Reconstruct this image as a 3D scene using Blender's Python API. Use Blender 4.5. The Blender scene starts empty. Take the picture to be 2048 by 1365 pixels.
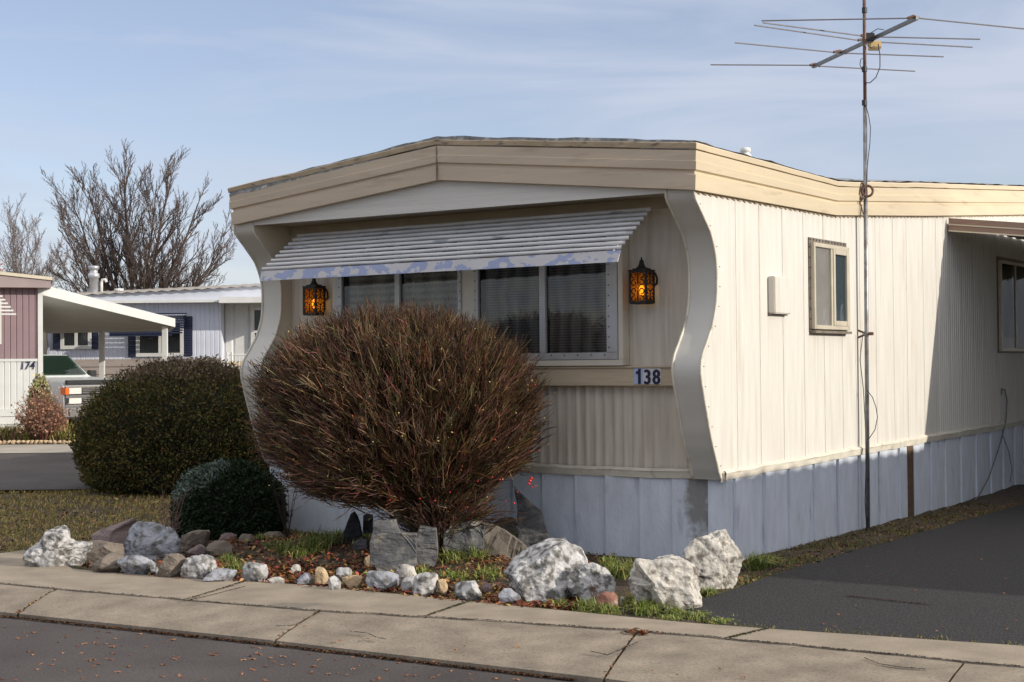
import bpy, bmesh, math, random
import numpy as np
from mathutils import Vector, Matrix, noise
R = math.radians
random.seed(7); rng = np.random.default_rng(7)
scn = bpy.context.scene

# ------------------------------------------------------------------ camera
CH = 1.55; FPX = 2970.0
pitch = math.atan((730-682.5)/FPX); roll = R(0.5)
fw = Vector((0, math.cos(pitch), math.sin(pitch))); r0 = Vector((1, 0, 0)); u0 = r0.cross(fw)
rt = r0*math.cos(roll)-u0*math.sin(roll); up = u0*math.cos(roll)+r0*math.sin(roll)
CAM = Vector((0, 0, CH))
cd = bpy.data.cameras.new('camera'); cam = bpy.data.objects.new('camera', cd); scn.collection.objects.link(cam)
cd.sensor_width = 36; cd.lens = FPX/2048*36; cd.clip_end = 2000
m = Matrix((rt, up, -fw)).transposed().to_4x4(); m.translation = CAM; cam.matrix_world = m
scn.camera = cam

# ------------------------------------------------------------------ sky, sun, exposure
SUN = Vector((2.56, -1.22, 1.0)).normalized()
SUN_STRENGTH = 2.9; SKY_STRENGTH = 0.15
world = bpy.data.worlds.new('World'); scn.world = world; world.use_nodes = True
nt = world.node_tree; nt.nodes.clear()
out = nt.nodes.new('ShaderNodeOutputWorld'); bg = nt.nodes.new('ShaderNodeBackground')
sky = nt.nodes.new('ShaderNodeTexSky'); sky.sky_type = 'NISHITA'; sky.sun_disc = False
sky.sun_elevation = math.asin(SUN.z); sky.sun_rotation = math.atan2(SUN.x, SUN.y)
sky.air_density = 1.0; sky.dust_density = 0.6; sky.ozone_density = 2.5; sky.altitude = 600
tc = nt.nodes.new('ShaderNodeTexCoord'); mp = nt.nodes.new('ShaderNodeMapping')
mp.inputs['Scale'].default_value = (1.0, 1.0, 7.0); mp.inputs['Rotation'].default_value = (0, R(9), 0)
n1 = nt.nodes.new('ShaderNodeTexNoise'); n1.inputs['Scale'].default_value = 2.6; n1.inputs['Detail'].default_value = 9; n1.inputs['Roughness'].default_value = .55; n1.inputs['Distortion'].default_value = .6
cr = nt.nodes.new('ShaderNodeValToRGB'); cr.color_ramp.elements[0].position = .40; cr.color_ramp.elements[1].position = .66
cr.color_ramp.elements[0].color = (0.28,)*3+(1,); cr.color_ramp.elements[1].color = (1,)*3+(1,)
mx = nt.nodes.new('ShaderNodeMix'); mx.data_type = 'RGBA'
mx.inputs[7].default_value = (2.80, 3.08, 3.72, 1)
nt.links.new(tc.outputs['Generated'], mp.inputs[0]); nt.links.new(mp.outputs[0], n1.inputs['Vector'])
nt.links.new(n1.outputs['Fac'], cr.inputs[0]); nt.links.new(cr.outputs[0], mx.inputs[0])
tn = nt.nodes.new('ShaderNodeVectorMath'); tn.operation = 'MULTIPLY'; tn.inputs[1].default_value = (.86, .71, .69)
nt.links.new(sky.outputs[0], tn.inputs[0]); nt.links.new(tn.outputs[0], mx.inputs[6])
# bright cloud added higher up, outside the picture, to lift the shaded walls
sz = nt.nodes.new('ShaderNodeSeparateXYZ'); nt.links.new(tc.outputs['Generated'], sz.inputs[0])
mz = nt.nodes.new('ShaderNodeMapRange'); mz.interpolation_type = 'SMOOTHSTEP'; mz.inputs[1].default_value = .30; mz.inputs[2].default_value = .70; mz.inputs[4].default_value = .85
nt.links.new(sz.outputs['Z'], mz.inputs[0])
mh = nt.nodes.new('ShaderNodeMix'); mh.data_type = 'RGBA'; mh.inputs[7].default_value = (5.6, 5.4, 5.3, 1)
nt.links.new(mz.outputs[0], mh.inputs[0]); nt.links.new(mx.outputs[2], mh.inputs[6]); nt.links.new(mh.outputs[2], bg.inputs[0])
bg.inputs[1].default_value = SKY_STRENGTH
nt.links.new(bg.outputs[0], out.inputs[0])
sl = bpy.data.lights.new('sun', 'SUN'); sl.energy = SUN_STRENGTH; sl.angle = R(0.55); sl.color = (1.0, 0.93, 0.82)
so = bpy.data.objects.new('sun', sl); scn.collection.objects.link(so)
so.rotation_euler = SUN.to_track_quat('Z', 'Y').to_euler(); so.location = (20, -10, 20)
scn.view_settings.view_transform = 'Standard'; scn.view_settings.look = 'None'
scn.view_settings.exposure = 0.5; scn.view_settings.gamma = 1
scn.render.engine = 'CYCLES'; scn.cycles.max_bounces = 6; scn.cycles.transparent_max_bounces = 12
scn.cycles.use_denoising = True

# ------------------------------------------------------------------ picture point -> place in the world
def ray(x, y): return fw + rt*((x-1024)/FPX) - up*((y-682.5)/FPX)
def ground(x, y, z=0.0):
    r = ray(x, y); return CAM + r*((z-CH)/r.z)
def atY(x, y, Y): r = ray(x, y); return CAM + r*(Y/r.y)
TH = R(-34.5)
ex = Vector((math.cos(TH), math.sin(TH), 0)); ey = Vector((-math.sin(TH), math.cos(TH), 0))
O = ground(1450, 1124)
def side(x, y, X=0.0):
    r = ray(x, y); p = CAM + r*(((O+ex*X-CAM).dot(ex))/r.dot(ex)); return (p-O).dot(ey), p.z
def front(x, y, Y=0.0):
    r = ray(x, y); p = CAM + r*(((O+ey*Y-CAM).dot(ey))/r.dot(ey)); return (p-O).dot(ex), p.z
def toloc(p): q = p-O; return Vector((q.dot(ex), q.dot(ey), p.z))
def W(x, y, z=0): return O + ex*x + ey*y + Vector((0, 0, z))
def gz(Y):
    return 0.5*min(max((Y-16)/19.0, 0), 1)
def farground(x, y):
    r = ray(x, y); Y = 20.
    for _ in range(40):
        z = gz(Y); t = (z-CH)/r.z; Y = .5*Y+.5*r.y*t
    return CAM + r*((gz(Y)-CH)/r.z)

# ------------------------------------------------------------------ helpers
def link(o): scn.collection.objects.link(o); return o
def tag(o, label=None, cat=None, group=None, kind=None):
    if label: o['label'] = label
    if cat: o['category'] = cat
    if group: o['group'] = group
    if kind: o['kind'] = kind
    return o
def empty(name, loc, rz, label, cat, group=None):
    o = bpy.data.objects.new(name, None); o.location = loc; o.rotation_euler = (0, 0, rz); o.empty_display_size = .3
    return tag(link(o), label, cat, group)
class MB:
    def __init__(s): s.v = []; s.f = []; s.c = []
    def add(s, vs, fs, col=None):
        n = len(s.v); s.v += [tuple(v) for v in vs]; s.f += [tuple(i+n for i in f) for f in fs]
        if col is not None: s.c += [col]*len(vs)
        return s
    def box(s, x0, y0, z0, x1, y1, z1):
        x0, x1 = min(x0, x1), max(x0, x1); y0, y1 = min(y0, y1), max(y0, y1); z0, z1 = min(z0, z1), max(z0, z1)
        return s.add([(x0,y0,z0),(x1,y0,z0),(x1,y1,z0),(x0,y1,z0),(x0,y0,z1),(x1,y0,z1),(x1,y1,z1),(x0,y1,z1)],
              [(0,3,2,1),(4,5,6,7),(0,1,5,4),(1,2,6,5),(2,3,7,6),(3,0,4,7)])
    def tube(s, pts, rad, n=6, cap=True, col=None):
        pts = [Vector(p) for p in pts]; k = len(pts)
        if not isinstance(rad, (list, tuple)): rad = [rad]*k
        vs = []; fs = []
        t0 = (pts[1]-pts[0]).normalized(); a = t0.orthogonal().normalized()
        for i, p in enumerate(pts):
            t = (pts[min(i+1, k-1)]-pts[max(i-1, 0)])
            t = t.normalized() if t.length > 1e-9 else t0
            a = (a-t*a.dot(t)); a = a.normalized() if a.length > 1e-6 else t.orthogonal().normalized()
            b = t.cross(a)
            for j in range(n):
                th = 2*math.pi*j/n; vs.append(p+(a*math.cos(th)+b*math.sin(th))*rad[i])
        for i in range(k-1):
            for j in range(n):
                fs.append((i*n+j, i*n+(j+1) % n, (i+1)*n+(j+1) % n, (i+1)*n+j))
        if cap and n > 2: fs.append(tuple(range(n-1, -1, -1))); fs.append(tuple((k-1)*n+j for j in range(n)))
        return s.add(vs, fs, col)
    def prism(s, poly, z0, z1):
        n = len(poly); vs = [(p[0], p[1], z0) for p in poly]+[(p[0], p[1], z1) for p in poly]
        fs = [tuple(range(n-1, -1, -1)), tuple(range(n, 2*n))]+[(i, (i+1) % n, n+(i+1) % n, n+i) for i in range(n)]
        return s.add(vs, fs)
    def grid(s, rows):
        r = len(rows); c = len(rows[0]); vs = [p for row in rows for p in row]
        return s.add(vs, [(i*c+j, i*c+j+1, (i+1)*c+j+1, (i+1)*c+j) for i in range(r-1) for j in range(c-1)])
    def lathe(s, prof, cx, cy, n=16):
        rows = [[(cx+r*math.cos(2*math.pi*j/n), cy+r*math.sin(2*math.pi*j/n), z) for j in range(n)] for r, z in prof]
        vs = [p for q in rows for p in q]; fs = [(i*n+j, i*n+(j+1) % n, (i+1)*n+(j+1) % n, (i+1)*n+j) for i in range(len(rows)-1) for j in range(n)]
        return s.add(vs, fs)
    def build(s, name, mat, parent=None, smooth=False, bevel=0, fix=False, loc=None):
        me = bpy.data.meshes.new(name); me.from_pydata(s.v, [], s.f)
        if s.c:
            a = me.color_attributes.new('tint', 'FLOAT_COLOR', 'POINT')
            a.data.foreach_set('color', np.array([(c[0], c[1], c[2], 1) for c in s.c], dtype=np.float32).ravel())
        if fix:
            bm = bmesh.new(); bm.from_mesh(me); bmesh.ops.recalc_face_normals(bm, faces=bm.faces); bm.to_mesh(me); bm.free()
        if bevel:
            bm = bmesh.new(); bm.from_mesh(me)
            bmesh.ops.bevel(bm, geom=bm.edges[:], offset=bevel, segments=2, affect='EDGES', clamp_overlap=True); bm.to_mesh(me); bm.free()
        me.materials.append(mat)
        if smooth: me.polygons.foreach_set('use_smooth', [True]*len(me.polygons))
        o = bpy.data.objects.new(name, me); link(o)
        if parent: o.parent = parent
        if loc: o.location = loc
        return o
def studs(name, spots, mt, parent, r=.006, axis='y'):
    b = MB(); b.tube([(0, 0, 0), (0, -.005, 0)] if axis == 'y' else [(0, 0, 0), (.006, 0, 0)], r, 6); o = b.build(name, mt, parent, loc=spots[0])
    for p in spots[1:]:
        c = o.copy(); link(c); c.parent = parent; c.location = p
def np_quads(name, P, mat, cols=None, parent=None):
    """P: (n,4,3) corner positions -> one mesh of n quads"""
    n = P.shape[0]; me = bpy.data.meshes.new(name)
    me.vertices.add(n*4); me.vertices.foreach_set('co', P.astype(np.float32).ravel())
    me.loops.add(n*4); me.loops.foreach_set('vertex_index', np.arange(n*4, dtype=np.int32))
    me.polygons.add(n); me.polygons.foreach_set('loop_start', np.arange(0, n*4, 4, dtype=np.int32))
    me.update(calc_edges=True)
    if cols is not None:
        a = me.color_attributes.new('tint', 'FLOAT_COLOR', 'POINT')
        c = np.ones((n, 4, 4), dtype=np.float32); c[:, :, :3] = cols[:, None, :]; a.data.foreach_set('color', c.ravel())
    me.materials.append(mat); me.validate()
    o = bpy.data.objects.new(name, me); link(o)
    if parent: o.parent = parent
    return o

# ------------------------------------------------------------------ materials
def mat(name, col, rough=.6, var=.12, vscale=6, bump=.0, bscale=60, metal=0, stretch=(1,1,1), spec=.5, tint=False, col2=None, c2pos=(.55,.62), c2scale=8, detail=5, emit=None, c2detail=6, coat=0):
    m = bpy.data.materials.new(name); m.use_nodes = True; t = m.node_tree; N = t.nodes; L = t.links
    p = N['Principled BSDF']; p.inputs['Roughness'].default_value = rough; p.inputs['Metallic'].default_value = metal
    p.inputs['Specular IOR Level'].default_value = spec; p.inputs['Coat Weight'].default_value = coat
    tcn = N.new('ShaderNodeTexCoord'); mpn = N.new('ShaderNodeMapping'); mpn.inputs['Scale'].default_value = stretch
    L.new(tcn.outputs['Object'], mpn.inputs[0])
    base = None
    if tint:
        at = N.new('ShaderNodeAttribute'); at.attribute_name = 'tint'; base = at.outputs['Color']
    else:
        rg = N.new('ShaderNodeRGB'); rg.outputs[0].default_value = (*col, 1); base = rg.outputs[0]
    if col2 is not None:
        n2 = N.new('ShaderNodeTexNoise'); n2.inputs['Scale'].default_value = c2scale; n2.inputs['Detail'].default_value = c2detail
        L.new(mpn.outputs[0], n2.inputs['Vector'])
        r2 = N.new('ShaderNodeValToRGB'); r2.color_ramp.elements[0].position = c2pos[0]; r2.color_ramp.elements[1].position = c2pos[1]
        L.new(n2.outputs['Fac'], r2.inputs[0])
        mm = N.new('ShaderNodeMix'); mm.data_type = 'RGBA'; L.new(r2.outputs[0], mm.inputs[0]); L.new(base, mm.inputs[6]); mm.inputs[7].default_value = (*col2, 1)
        base = mm.outputs[2]
    if var:
        n = N.new('ShaderNodeTexNoise'); n.inputs['Scale'].default_value = vscale; n.inputs['Detail'].default_value = detail
        L.new(mpn.outputs[0], n.inputs['Vector'])
        mr = N.new('ShaderNodeMapRange'); mr.inputs[1].default_value = .3; mr.inputs[2].default_value = .7; mr.inputs[3].default_value = 1-var; mr.inputs[4].default_value = 1+var
        L.new(n.outputs['Fac'], mr.inputs[0])
        vm = N.new('ShaderNodeVectorMath'); vm.operation = 'SCALE'; L.new(base, vm.inputs[0]); L.new(mr.outputs[0], vm.inputs['Scale']); base = vm.outputs[0]
    L.new(base, p.inputs['Base Color'])
    if bump:
        nb = N.new('ShaderNodeTexNoise'); nb.inputs['Scale'].default_value = bscale; nb.inputs['Detail'].default_value = 6
        L.new(mpn.outputs[0], nb.inputs['Vector'])
        b = N.new('ShaderNodeBump'); b.inputs['Strength'].default_value = min(1, bump*1.0); b.inputs['Distance'].default_value = .02
        L.new(nb.outputs['Fac'], b.inputs['Height']); L.new(b.outputs[0], p.inputs['Normal'])
    if emit:
        p.inputs['Emission Color'].default_value = (*emit[0], 1); p.inputs['Emission Strength'].default_value = emit[1]
    return m
def glass(name, tintc=(.9,.95,.92), rough=.02, body=.0, bodycol=(.1,.1,.1), ior=1.5):
    m = bpy.data.materials.new(name); m.use_nodes = True; t = m.node_tree; N = t.nodes; L = t.links; N.clear()
    o = N.new('ShaderNodeOutputMaterial'); tr = N.new('ShaderNodeBsdfTransparent'); tr.inputs[0].default_value = (*tintc, 1)
    gl = N.new('ShaderNodeBsdfGlossy'); gl.inputs['Roughness'].default_value = rough
    fr = N.new('ShaderNodeFresnel'); fr.inputs[0].default_value = ior
    nz = N.new('ShaderNodeTexNoise'); nz.inputs['Scale'].default_value = 1.6
    bp = N.new('ShaderNodeBump'); bp.inputs['Strength'].default_value = .15; bp.inputs['Distance'].default_value = .05
    L.new(nz.outputs['Fac'], bp.inputs['Height']); L.new(bp.outputs[0], gl.inputs['Normal']); L.new(bp.outputs[0], fr.inputs['Normal'])
    mx = N.new('ShaderNodeMixShader'); L.new(fr.outputs[0], mx.inputs[0])
    if body:
        df = N.new('ShaderNodeBsdfDiffuse'); df.inputs[0].default_value = (*bodycol, 1)
        m2 = N.new('ShaderNodeMixShader'); m2.inputs[0].default_value = body; L.new(tr.outputs[0], m2.inputs[1]); L.new(df.outputs[0], m2.inputs[2]); L.new(m2.outputs[0], mx.inputs[1])
    else: L.new(tr.outputs[0], mx.inputs[1])
    L.new(gl.outputs[0], mx.inputs[2]); L.new(mx.outputs[0], o.inputs[0])
    return m
MT = dict(
 wall=mat('cream_siding', (.635,.605,.545), .55, .07, 3, .25, 25, stretch=(6,6,.5), col2=(.50,.44,.35), c2pos=(.55,.90), c2scale=1.8),
 fwall=mat('front_siding', (.60,.545,.46), .55, .10, 3, .15, 25, stretch=(7,7,.6), col2=(.42,.36,.28), c2pos=(.5,.85), c2scale=2),
 wing=mat('wing_panel_paint', (.56,.54,.49), .45, .05, 2, .05, 20),
 wingside=mat('wing_cheek_paint', (.60,.54,.42), .5, .06, 2),
 gable=mat('gable_panel_paint', (.62,.60,.56), .5, .06, 2.5, .25, 14, stretch=(.35,1,14), col2=(.46,.42,.35), c2pos=(.6,.9)),
 fascia=mat('tan_fascia_paint', (.60,.50,.345), .45, .05, 2, .06, 12, stretch=(.6,.6,5), col2=(.36,.27,.17), c2pos=(.6,.85), c2scale=3),
 fasciafront=mat('weathered_tan_fascia', (.56,.46,.35), .45, .08, 2, .08, 12, stretch=(.6,.6,5), col2=(.34,.26,.18), c2pos=(.56,.85), c2scale=3),
 cap=mat('roof_edge_flashing', (.42,.33,.22), .5, .15, 6, .2, 20, col2=(.16,.13,.10), c2pos=(.56,.7), c2scale=9, stretch=(1,1,3)),
 roof=mat('roof_coating', (.23,.24,.25), .9, .3, 14, .6, 40, col2=(.45,.44,.42), c2pos=(.52,.62), c2scale=12),
 soffit=mat('soffit_paint', (.40,.35,.27), .7, .1, 4),
 trim=mat('belt_trim_paint', (.64,.595,.50), .6, .10, 8, .4, 18, col2=(.36,.29,.2), c2pos=(.60,.8), c2scale=7),
 shelf=mat('tan_shelf_paint', (.50,.41,.29), .6, .10, 4, .2, 20, stretch=(.5,1,10)),
 skirt=mat('blue_grey_skirt_paint', (.60,.645,.715), .6, .09, 5, .25, 30, stretch=(2,2,.6), col2=(.33,.34,.39), c2pos=(.62,.8), c2scale=3.5),
 vent=mat('brown_vent_metal', (.13,.075,.045), .7, .3, 40),
 wtrim=mat('window_trim_paint', (.60,.55,.45), .5, .06, 5),
 alum=mat('dull_aluminium', (.44,.44,.44), .45, .08, 9, metal=.35),
 alumtan=mat('tan_window_aluminium', (.50,.45,.35), .45, .1, 9),
 alumdark=mat('grimy_window_metal', (.17,.14,.11), .6, .3, 12),
 screw=mat('dark_screw', (.04,.04,.05), .5, 0),
 slat=mat('awning_slat_paint', (.64,.64,.65), .45, .12, 5, .1, 20, stretch=(.6,3,3), col2=(.33,.34,.38), c2pos=(.62,.66), c2scale=4),
 valance=mat('peeling_valance_paint', (.56,.55,.56), .5, .05, 5, .1, 20, stretch=(1,1,1.7), col2=(.32,.37,.55), c2pos=(.50,.508), c2scale=6.5, c2detail=8),
 room=mat('dark_room', (.012,.012,.012), .9, 0),
 black=mat('black_iron', (.008,.007,.007), .55, .2, 20, .2, 60),
 amber=mat('amber_lamp_glass', (.55,.2,.02), .3, .25, 12, emit=((1.0,.30,.015), .75)),
 bulb=mat('lit_bulb', (1,.8,.4), .3, 0, emit=((1.0,.62,.22), 2.8)),
 navy=mat('navy_lettering', (.008,.010,.055), .5, 0),
 sticker=mat('white_sticker', (.62,.61,.60), .5, .05, 10),
 sticker2=mat('pale_blue_sticker', (.42,.50,.72), .5, .05, 10),
 steel=mat('weathered_pole_steel', (.26,.27,.28), .42, .3, 14, metal=.6, col2=(.17,.10,.07), c2pos=(.5,.7), c2scale=5),
 rusty=mat('rusty_mast_steel', (.15,.085,.06), .6, .3, 20, metal=.3),
 boom=mat('antenna_boom_metal', (.20,.20,.20), .5, .2, 20, metal=.4),
 elem=mat('antenna_rod_metal', (.19,.18,.19), .5, .1, 20, metal=.5),
 cable=mat('grey_cable', (.16,.16,.17), .6, 0),
 blackcable=mat('dark_cable', (.03,.03,.035), .6, 0),
 tanbox=mat('tan_plastic', (.62,.45,.2), .5, .05, 9),
 brownmetal=mat('brown_awning_fascia', (.27,.175,.135), .45, .1, 5, stretch=(1,1,8)),
 ivory=mat('ivory_stripe', (.62,.55,.42), .5, .1, 5),
 white=mat('white_painted_metal', (.66,.66,.63), .45, .06, 4),
 whitesoff=mat('carport_underside', (.50,.50,.46), .6, .06, 1.5),
 asphalt=mat('old_asphalt', (.085,.072,.068), .9, .28, 1.1, .6, 160, col2=(.035,.031,.03), c2pos=(.42,.75), c2scale=75, c2detail=8),
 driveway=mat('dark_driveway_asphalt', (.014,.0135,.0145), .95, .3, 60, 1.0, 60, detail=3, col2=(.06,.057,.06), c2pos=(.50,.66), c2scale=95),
 concrete=mat('weathered_concrete', (.30,.248,.187), .9, .20, 3.5, .22, 260, col2=(.24,.195,.145), c2pos=(.44,.78), c2scale=55, c2detail=9),
 kerb=mat('kerb_concrete', (.275,.225,.168), .9, .26, 4, .3, 240, col2=(.16,.14,.11), c2pos=(.46,.74), c2scale=60, c2detail=9),
 pave=mat('pale_gutter_concrete', (.33,.30,.25), .9, .15, 2),
 joint=mat('dark_joint_soil', (.028,.022,.014), 1, .4, 20, .6, 60, col2=(.04,.05,.015), c2pos=(.5,.6), c2scale=3),
 dirt=mat('bare_soil', (.055,.038,.024), 1, .35, 12, .9, 50, col2=(.10,.07,.04), c2pos=(.5,.65), c2scale=18),
 turf=mat('thin_turf_soil', (.21,.15,.05), 1, .35, 5, .8, 90, col2=(.055,.06,.018), c2pos=(.48,.62), c2scale=2.4),
 leaf=mat('tinted_leaf', (1,1,1), .75, .0, tint=True, spec=.2),
 grass=mat('tinted_grass', (1,1,1), .6, .0, tint=True, spec=.3),
 twig=mat('tinted_twig', (1,1,1), .65, .0, tint=True, spec=.3),
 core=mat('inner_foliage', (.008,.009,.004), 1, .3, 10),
 bark=mat('grey_brown_bark', (.10,.072,.06), .9, .25, 9, .4, 30),
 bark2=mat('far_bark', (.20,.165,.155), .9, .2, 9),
 berry=mat('red_berry', (.55,.02,.015), .35, .1, 30),
 slate=mat('dark_slate', (.10,.10,.102), .8, .3, 7, .9, 20, col2=(.19,.17,.14), c2pos=(.5,.66), c2scale=7, stretch=(1,1,1.4), c2detail=10),
 slateb=mat('brown_slate', (.16,.135,.105), .8, .25, 5, .8, 16, col2=(.09,.08,.07), c2pos=(.5,.7), c2scale=4),
 slatek=mat('black_slate', (.02,.02,.023), .75, .3, 6, .6, 18),
 granite=mat('pale_granite', (.46,.45,.44), .85, .3, 10, .8, 24, col2=(.12,.115,.105), c2pos=(.45,.60), c2scale=17, c2detail=12),
 quartz=mat('white_quartz_rock', (.50,.47,.42), .85, .22, 10, .8, 24, col2=(.17,.15,.125), c2pos=(.50,.64), c2scale=16, c2detail=12),
 greyrock=mat('blue_grey_rock', (.31,.32,.35), .85, .25, 9, .8, 22, col2=(.11,.105,.10), c2pos=(.47,.63), c2scale=14, c2detail=12),
 brownrock=mat('brown_rock', (.19,.155,.125), .9, .22, 9, .9, 18, col2=(.09,.075,.06), c2pos=(.52,.68), c2scale=8),
 pinkrock=mat('mauve_rock', (.235,.175,.165), .9, .14, 7, .7, 26),
 tanrock=mat('tan_rock', (.50,.37,.22), .85, .18, 9, .8, 20, col2=(.3,.2,.12), c2pos=(.55,.7), c2scale=9),
 redrock=mat('red_brown_rock', (.21,.10,.07), .9, .25, 9, .8, 20, col2=(.35,.28,.23), c2pos=(.56,.66), c2scale=14),
 mauve=mat('mauve_siding', (.27,.19,.20), .6, .06, 3),
 mauvetrim=mat('mauve_fascia', (.33,.26,.25), .6, .06, 3),
 bluehouse=mat('pale_blue_siding', (.62,.65,.73), .6, .05, 2),
 beige=mat('beige_lap_siding', (.34,.285,.25), .7, .08, 3, stretch=(1,1,5)),
 beigelit=mat('sunlit_beige_siding', (.50,.38,.25), .7, .08, 3, stretch=(1,1,5)),  # warm sunlight on the beige siding is put into this colour
 navyshut=mat('navy_shutter', (.014,.02,.05), .5, .1, 9),
 greyroof=mat('grey_metal_roof', (.34,.31,.28), .7, .25, 3, .3, 12, col2=(.22,.19,.16), c2pos=(.5,.65), c2scale=3),
 chrome=mat('chrome', (.62,.63,.66), .2, .05, 9, metal=1),
 truck=mat('white_truck_paint', (.60,.61,.60), .35, .03, 5, coat=.3),
 truckdark=mat('dark_plastic', (.02,.02,.022), .5, .1, 9),
 rubber=mat('tyre_rubber', (.015,.015,.015), .9, .1, 9),
 orange=mat('orange_lens', (.75,.13,.01), .3, 0),
 lens=mat('headlamp_glass', (.65,.64,.58), .15, .1, 30, .3, 60),
 galv=mat('galvanised_pipe', (.55,.57,.6), .35, .15, 7, metal=.7),
 dummy=mat('neighbour_siding', (.45,.42,.36), .7, .1, 3),
)
MT['pane'] = glass('window_glass', (.93,.95,.94), .015, 0, (.1,.1,.1), 1.65)
MT['frost'] = glass('screened_window_glass', (.9,.9,.9), .06, .35, (.42,.40,.36))
MT['fogged'] = glass('fogged_window_glass', (.75,.85,.9), .03, .12, (.25,.36,.42))
MT['greenglass'] = glass('green_tinted_windscreen', (.10,.16,.13), .02, .1, (.02,.05,.04))
MT['darkpane'] = glass('shaded_window_glass', (.5,.55,.5), .02, .0, (.1,.1,.1), 1.12)
def lace(name, c1, c2, sx, sz):
    m = bpy.data.materials.new(name); m.use_nodes = True; t = m.node_tree; N = t.nodes; L = t.links; p = N['Principled BSDF']
    p.inputs['Roughness'].default_value = .9
    tcn = N.new('ShaderNodeTexCoord')
    w1 = N.new('ShaderNodeTexWave'); w1.wave_type = 'BANDS'; w1.bands_direction = 'Z'; w1.inputs['Scale'].default_value = sz; w1.inputs['Distortion'].default_value = 3; w1.inputs['Detail'].default_value = 1; w1.inputs['Detail Scale'].default_value = 14
    w2 = N.new('ShaderNodeTexWave'); w2.wave_type = 'BANDS'; w2.bands_direction = 'X'; w2.inputs['Scale'].default_value = sx; w2.inputs['Distortion'].default_value = 4; w2.inputs['Detail'].default_value = 1
    L.new(tcn.outputs['Object'], w1.inputs[0]); L.new(tcn.outputs['Object'], w2.inputs[0])
    a = N.new('ShaderNodeMath'); a.operation = 'MULTIPLY_ADD'; a.inputs[1].default_value = .55
    b = N.new('ShaderNodeMath'); b.operation = 'MULTIPLY'; b.inputs[1].default_value = .45
    L.new(w2.outputs['Fac'], b.inputs[0]); L.new(w1.outputs['Fac'], a.inputs[0]); L.new(b.outputs[0], a.inputs[2])
    mx = N.new('ShaderNodeMix'); mx.data_type = 'RGBA'; mx.inputs[6].default_value = (*c1, 1); mx.inputs[7].default_value = (*c2, 1)
    L.new(a.outputs[0], mx.inputs[0]); L.new(mx.outputs[2], p.inputs['Base Color'])
    return m
MT['lace'] = lace('lace_curtain', (.02,.02,.022), (.30,.285,.27), 2.2, 14)
MT['sheer'] = lace('sheer_curtain', (.12,.115,.10), (.50,.46,.38), 1.3, 5)
MT['curtain'] = lace('grey_curtain', (.08,.08,.085), (.25,.25,.26), 5, .1)

# water stain with its own shape on the front skirting, as a colour of the paint
def stained(src, name, cx, cz, rx, rz, flat=False):
    m = src.copy(); m.name = name; t = m.node_tree; N = t.nodes; L = t.links; p = N['Principled BSDF']
    lnk = p.inputs['Base Color'].links[0]; srcsock = lnk.from_socket
    tcn = N.new('ShaderNodeTexCoord'); mpn = N.new('ShaderNodeMapping'); mpn.vector_type = 'POINT'
    mpn.inputs['Location'].default_value = (-cx/rx, -cz/rz, 0) if flat else (-cx/rx, 0, -cz/rz); mpn.inputs['Scale'].default_value = (1/rx, 1/rz, 0) if flat else (1/rx, 0, 1/rz)
    ln = N.new('ShaderNodeVectorMath'); ln.operation = 'LENGTH'
    L.new(tcn.outputs['Object'], mpn.inputs[0]); L.new(mpn.outputs[0], ln.inputs[0])
    nz = N.new('ShaderNodeTexNoise'); nz.inputs['Scale'].default_value = 9; nz.inputs['Detail'].default_value = 8; L.new(tcn.outputs['Object'], nz.inputs['Vector'])
    ad = N.new('ShaderNodeMath'); ad.operation = 'MULTIPLY_ADD'; ad.inputs[1].default_value = 1.8; L.new(nz.outputs['Fac'], ad.inputs[0]); L.new(ln.outputs['Value'], ad.inputs[2])
    rp = N.new('ShaderNodeValToRGB'); rp.color_ramp.elements[0].position = .0; rp.color_ramp.elements[1].position = 1
    mr = N.new('ShaderNodeMapRange'); mr.inputs[1].default_value = 1.35; mr.inputs[2].default_value = 1.85; mr.inputs[3].default_value = .8; mr.inputs[4].default_value = 0
    L.new(ad.outputs[0], mr.inputs[0])
    mx = N.new('ShaderNodeMix'); mx.data_type = 'RGBA'; L.new(mr.outputs[0], mx.inputs[0]); L.new(srcsock, mx.inputs[6]); mx.inputs[7].default_value = (.16,.145,.12, 1)
    L.new(mx.outputs[2], p.inputs['Base Color'])
    return m

# ================================================================== SETTING
def sheet(name, pts, z, mt):
    b = MB(); b.add([(p[0], p[1], z if not callable(z) else z(p)) for p in pts], [tuple(range(len(pts)))])
    o = b.build(name, mt, fix=False)
    o.data.polygons[0].flip() if o.data.polygons[0].normal.z < 0 else None
    return tag(o, kind='structure')
b = MB()
ys = [-300, -20, 0, 5, 10, 16, 35, 60, 150, 900]; xs = [-700, -60, -20, 0, 20, 60, 700]
b.grid([[(x, y, gz(y)-.13) for x in xs] for y in ys]); tag(b.build('ground', MT['turf']), kind='structure')

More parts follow.
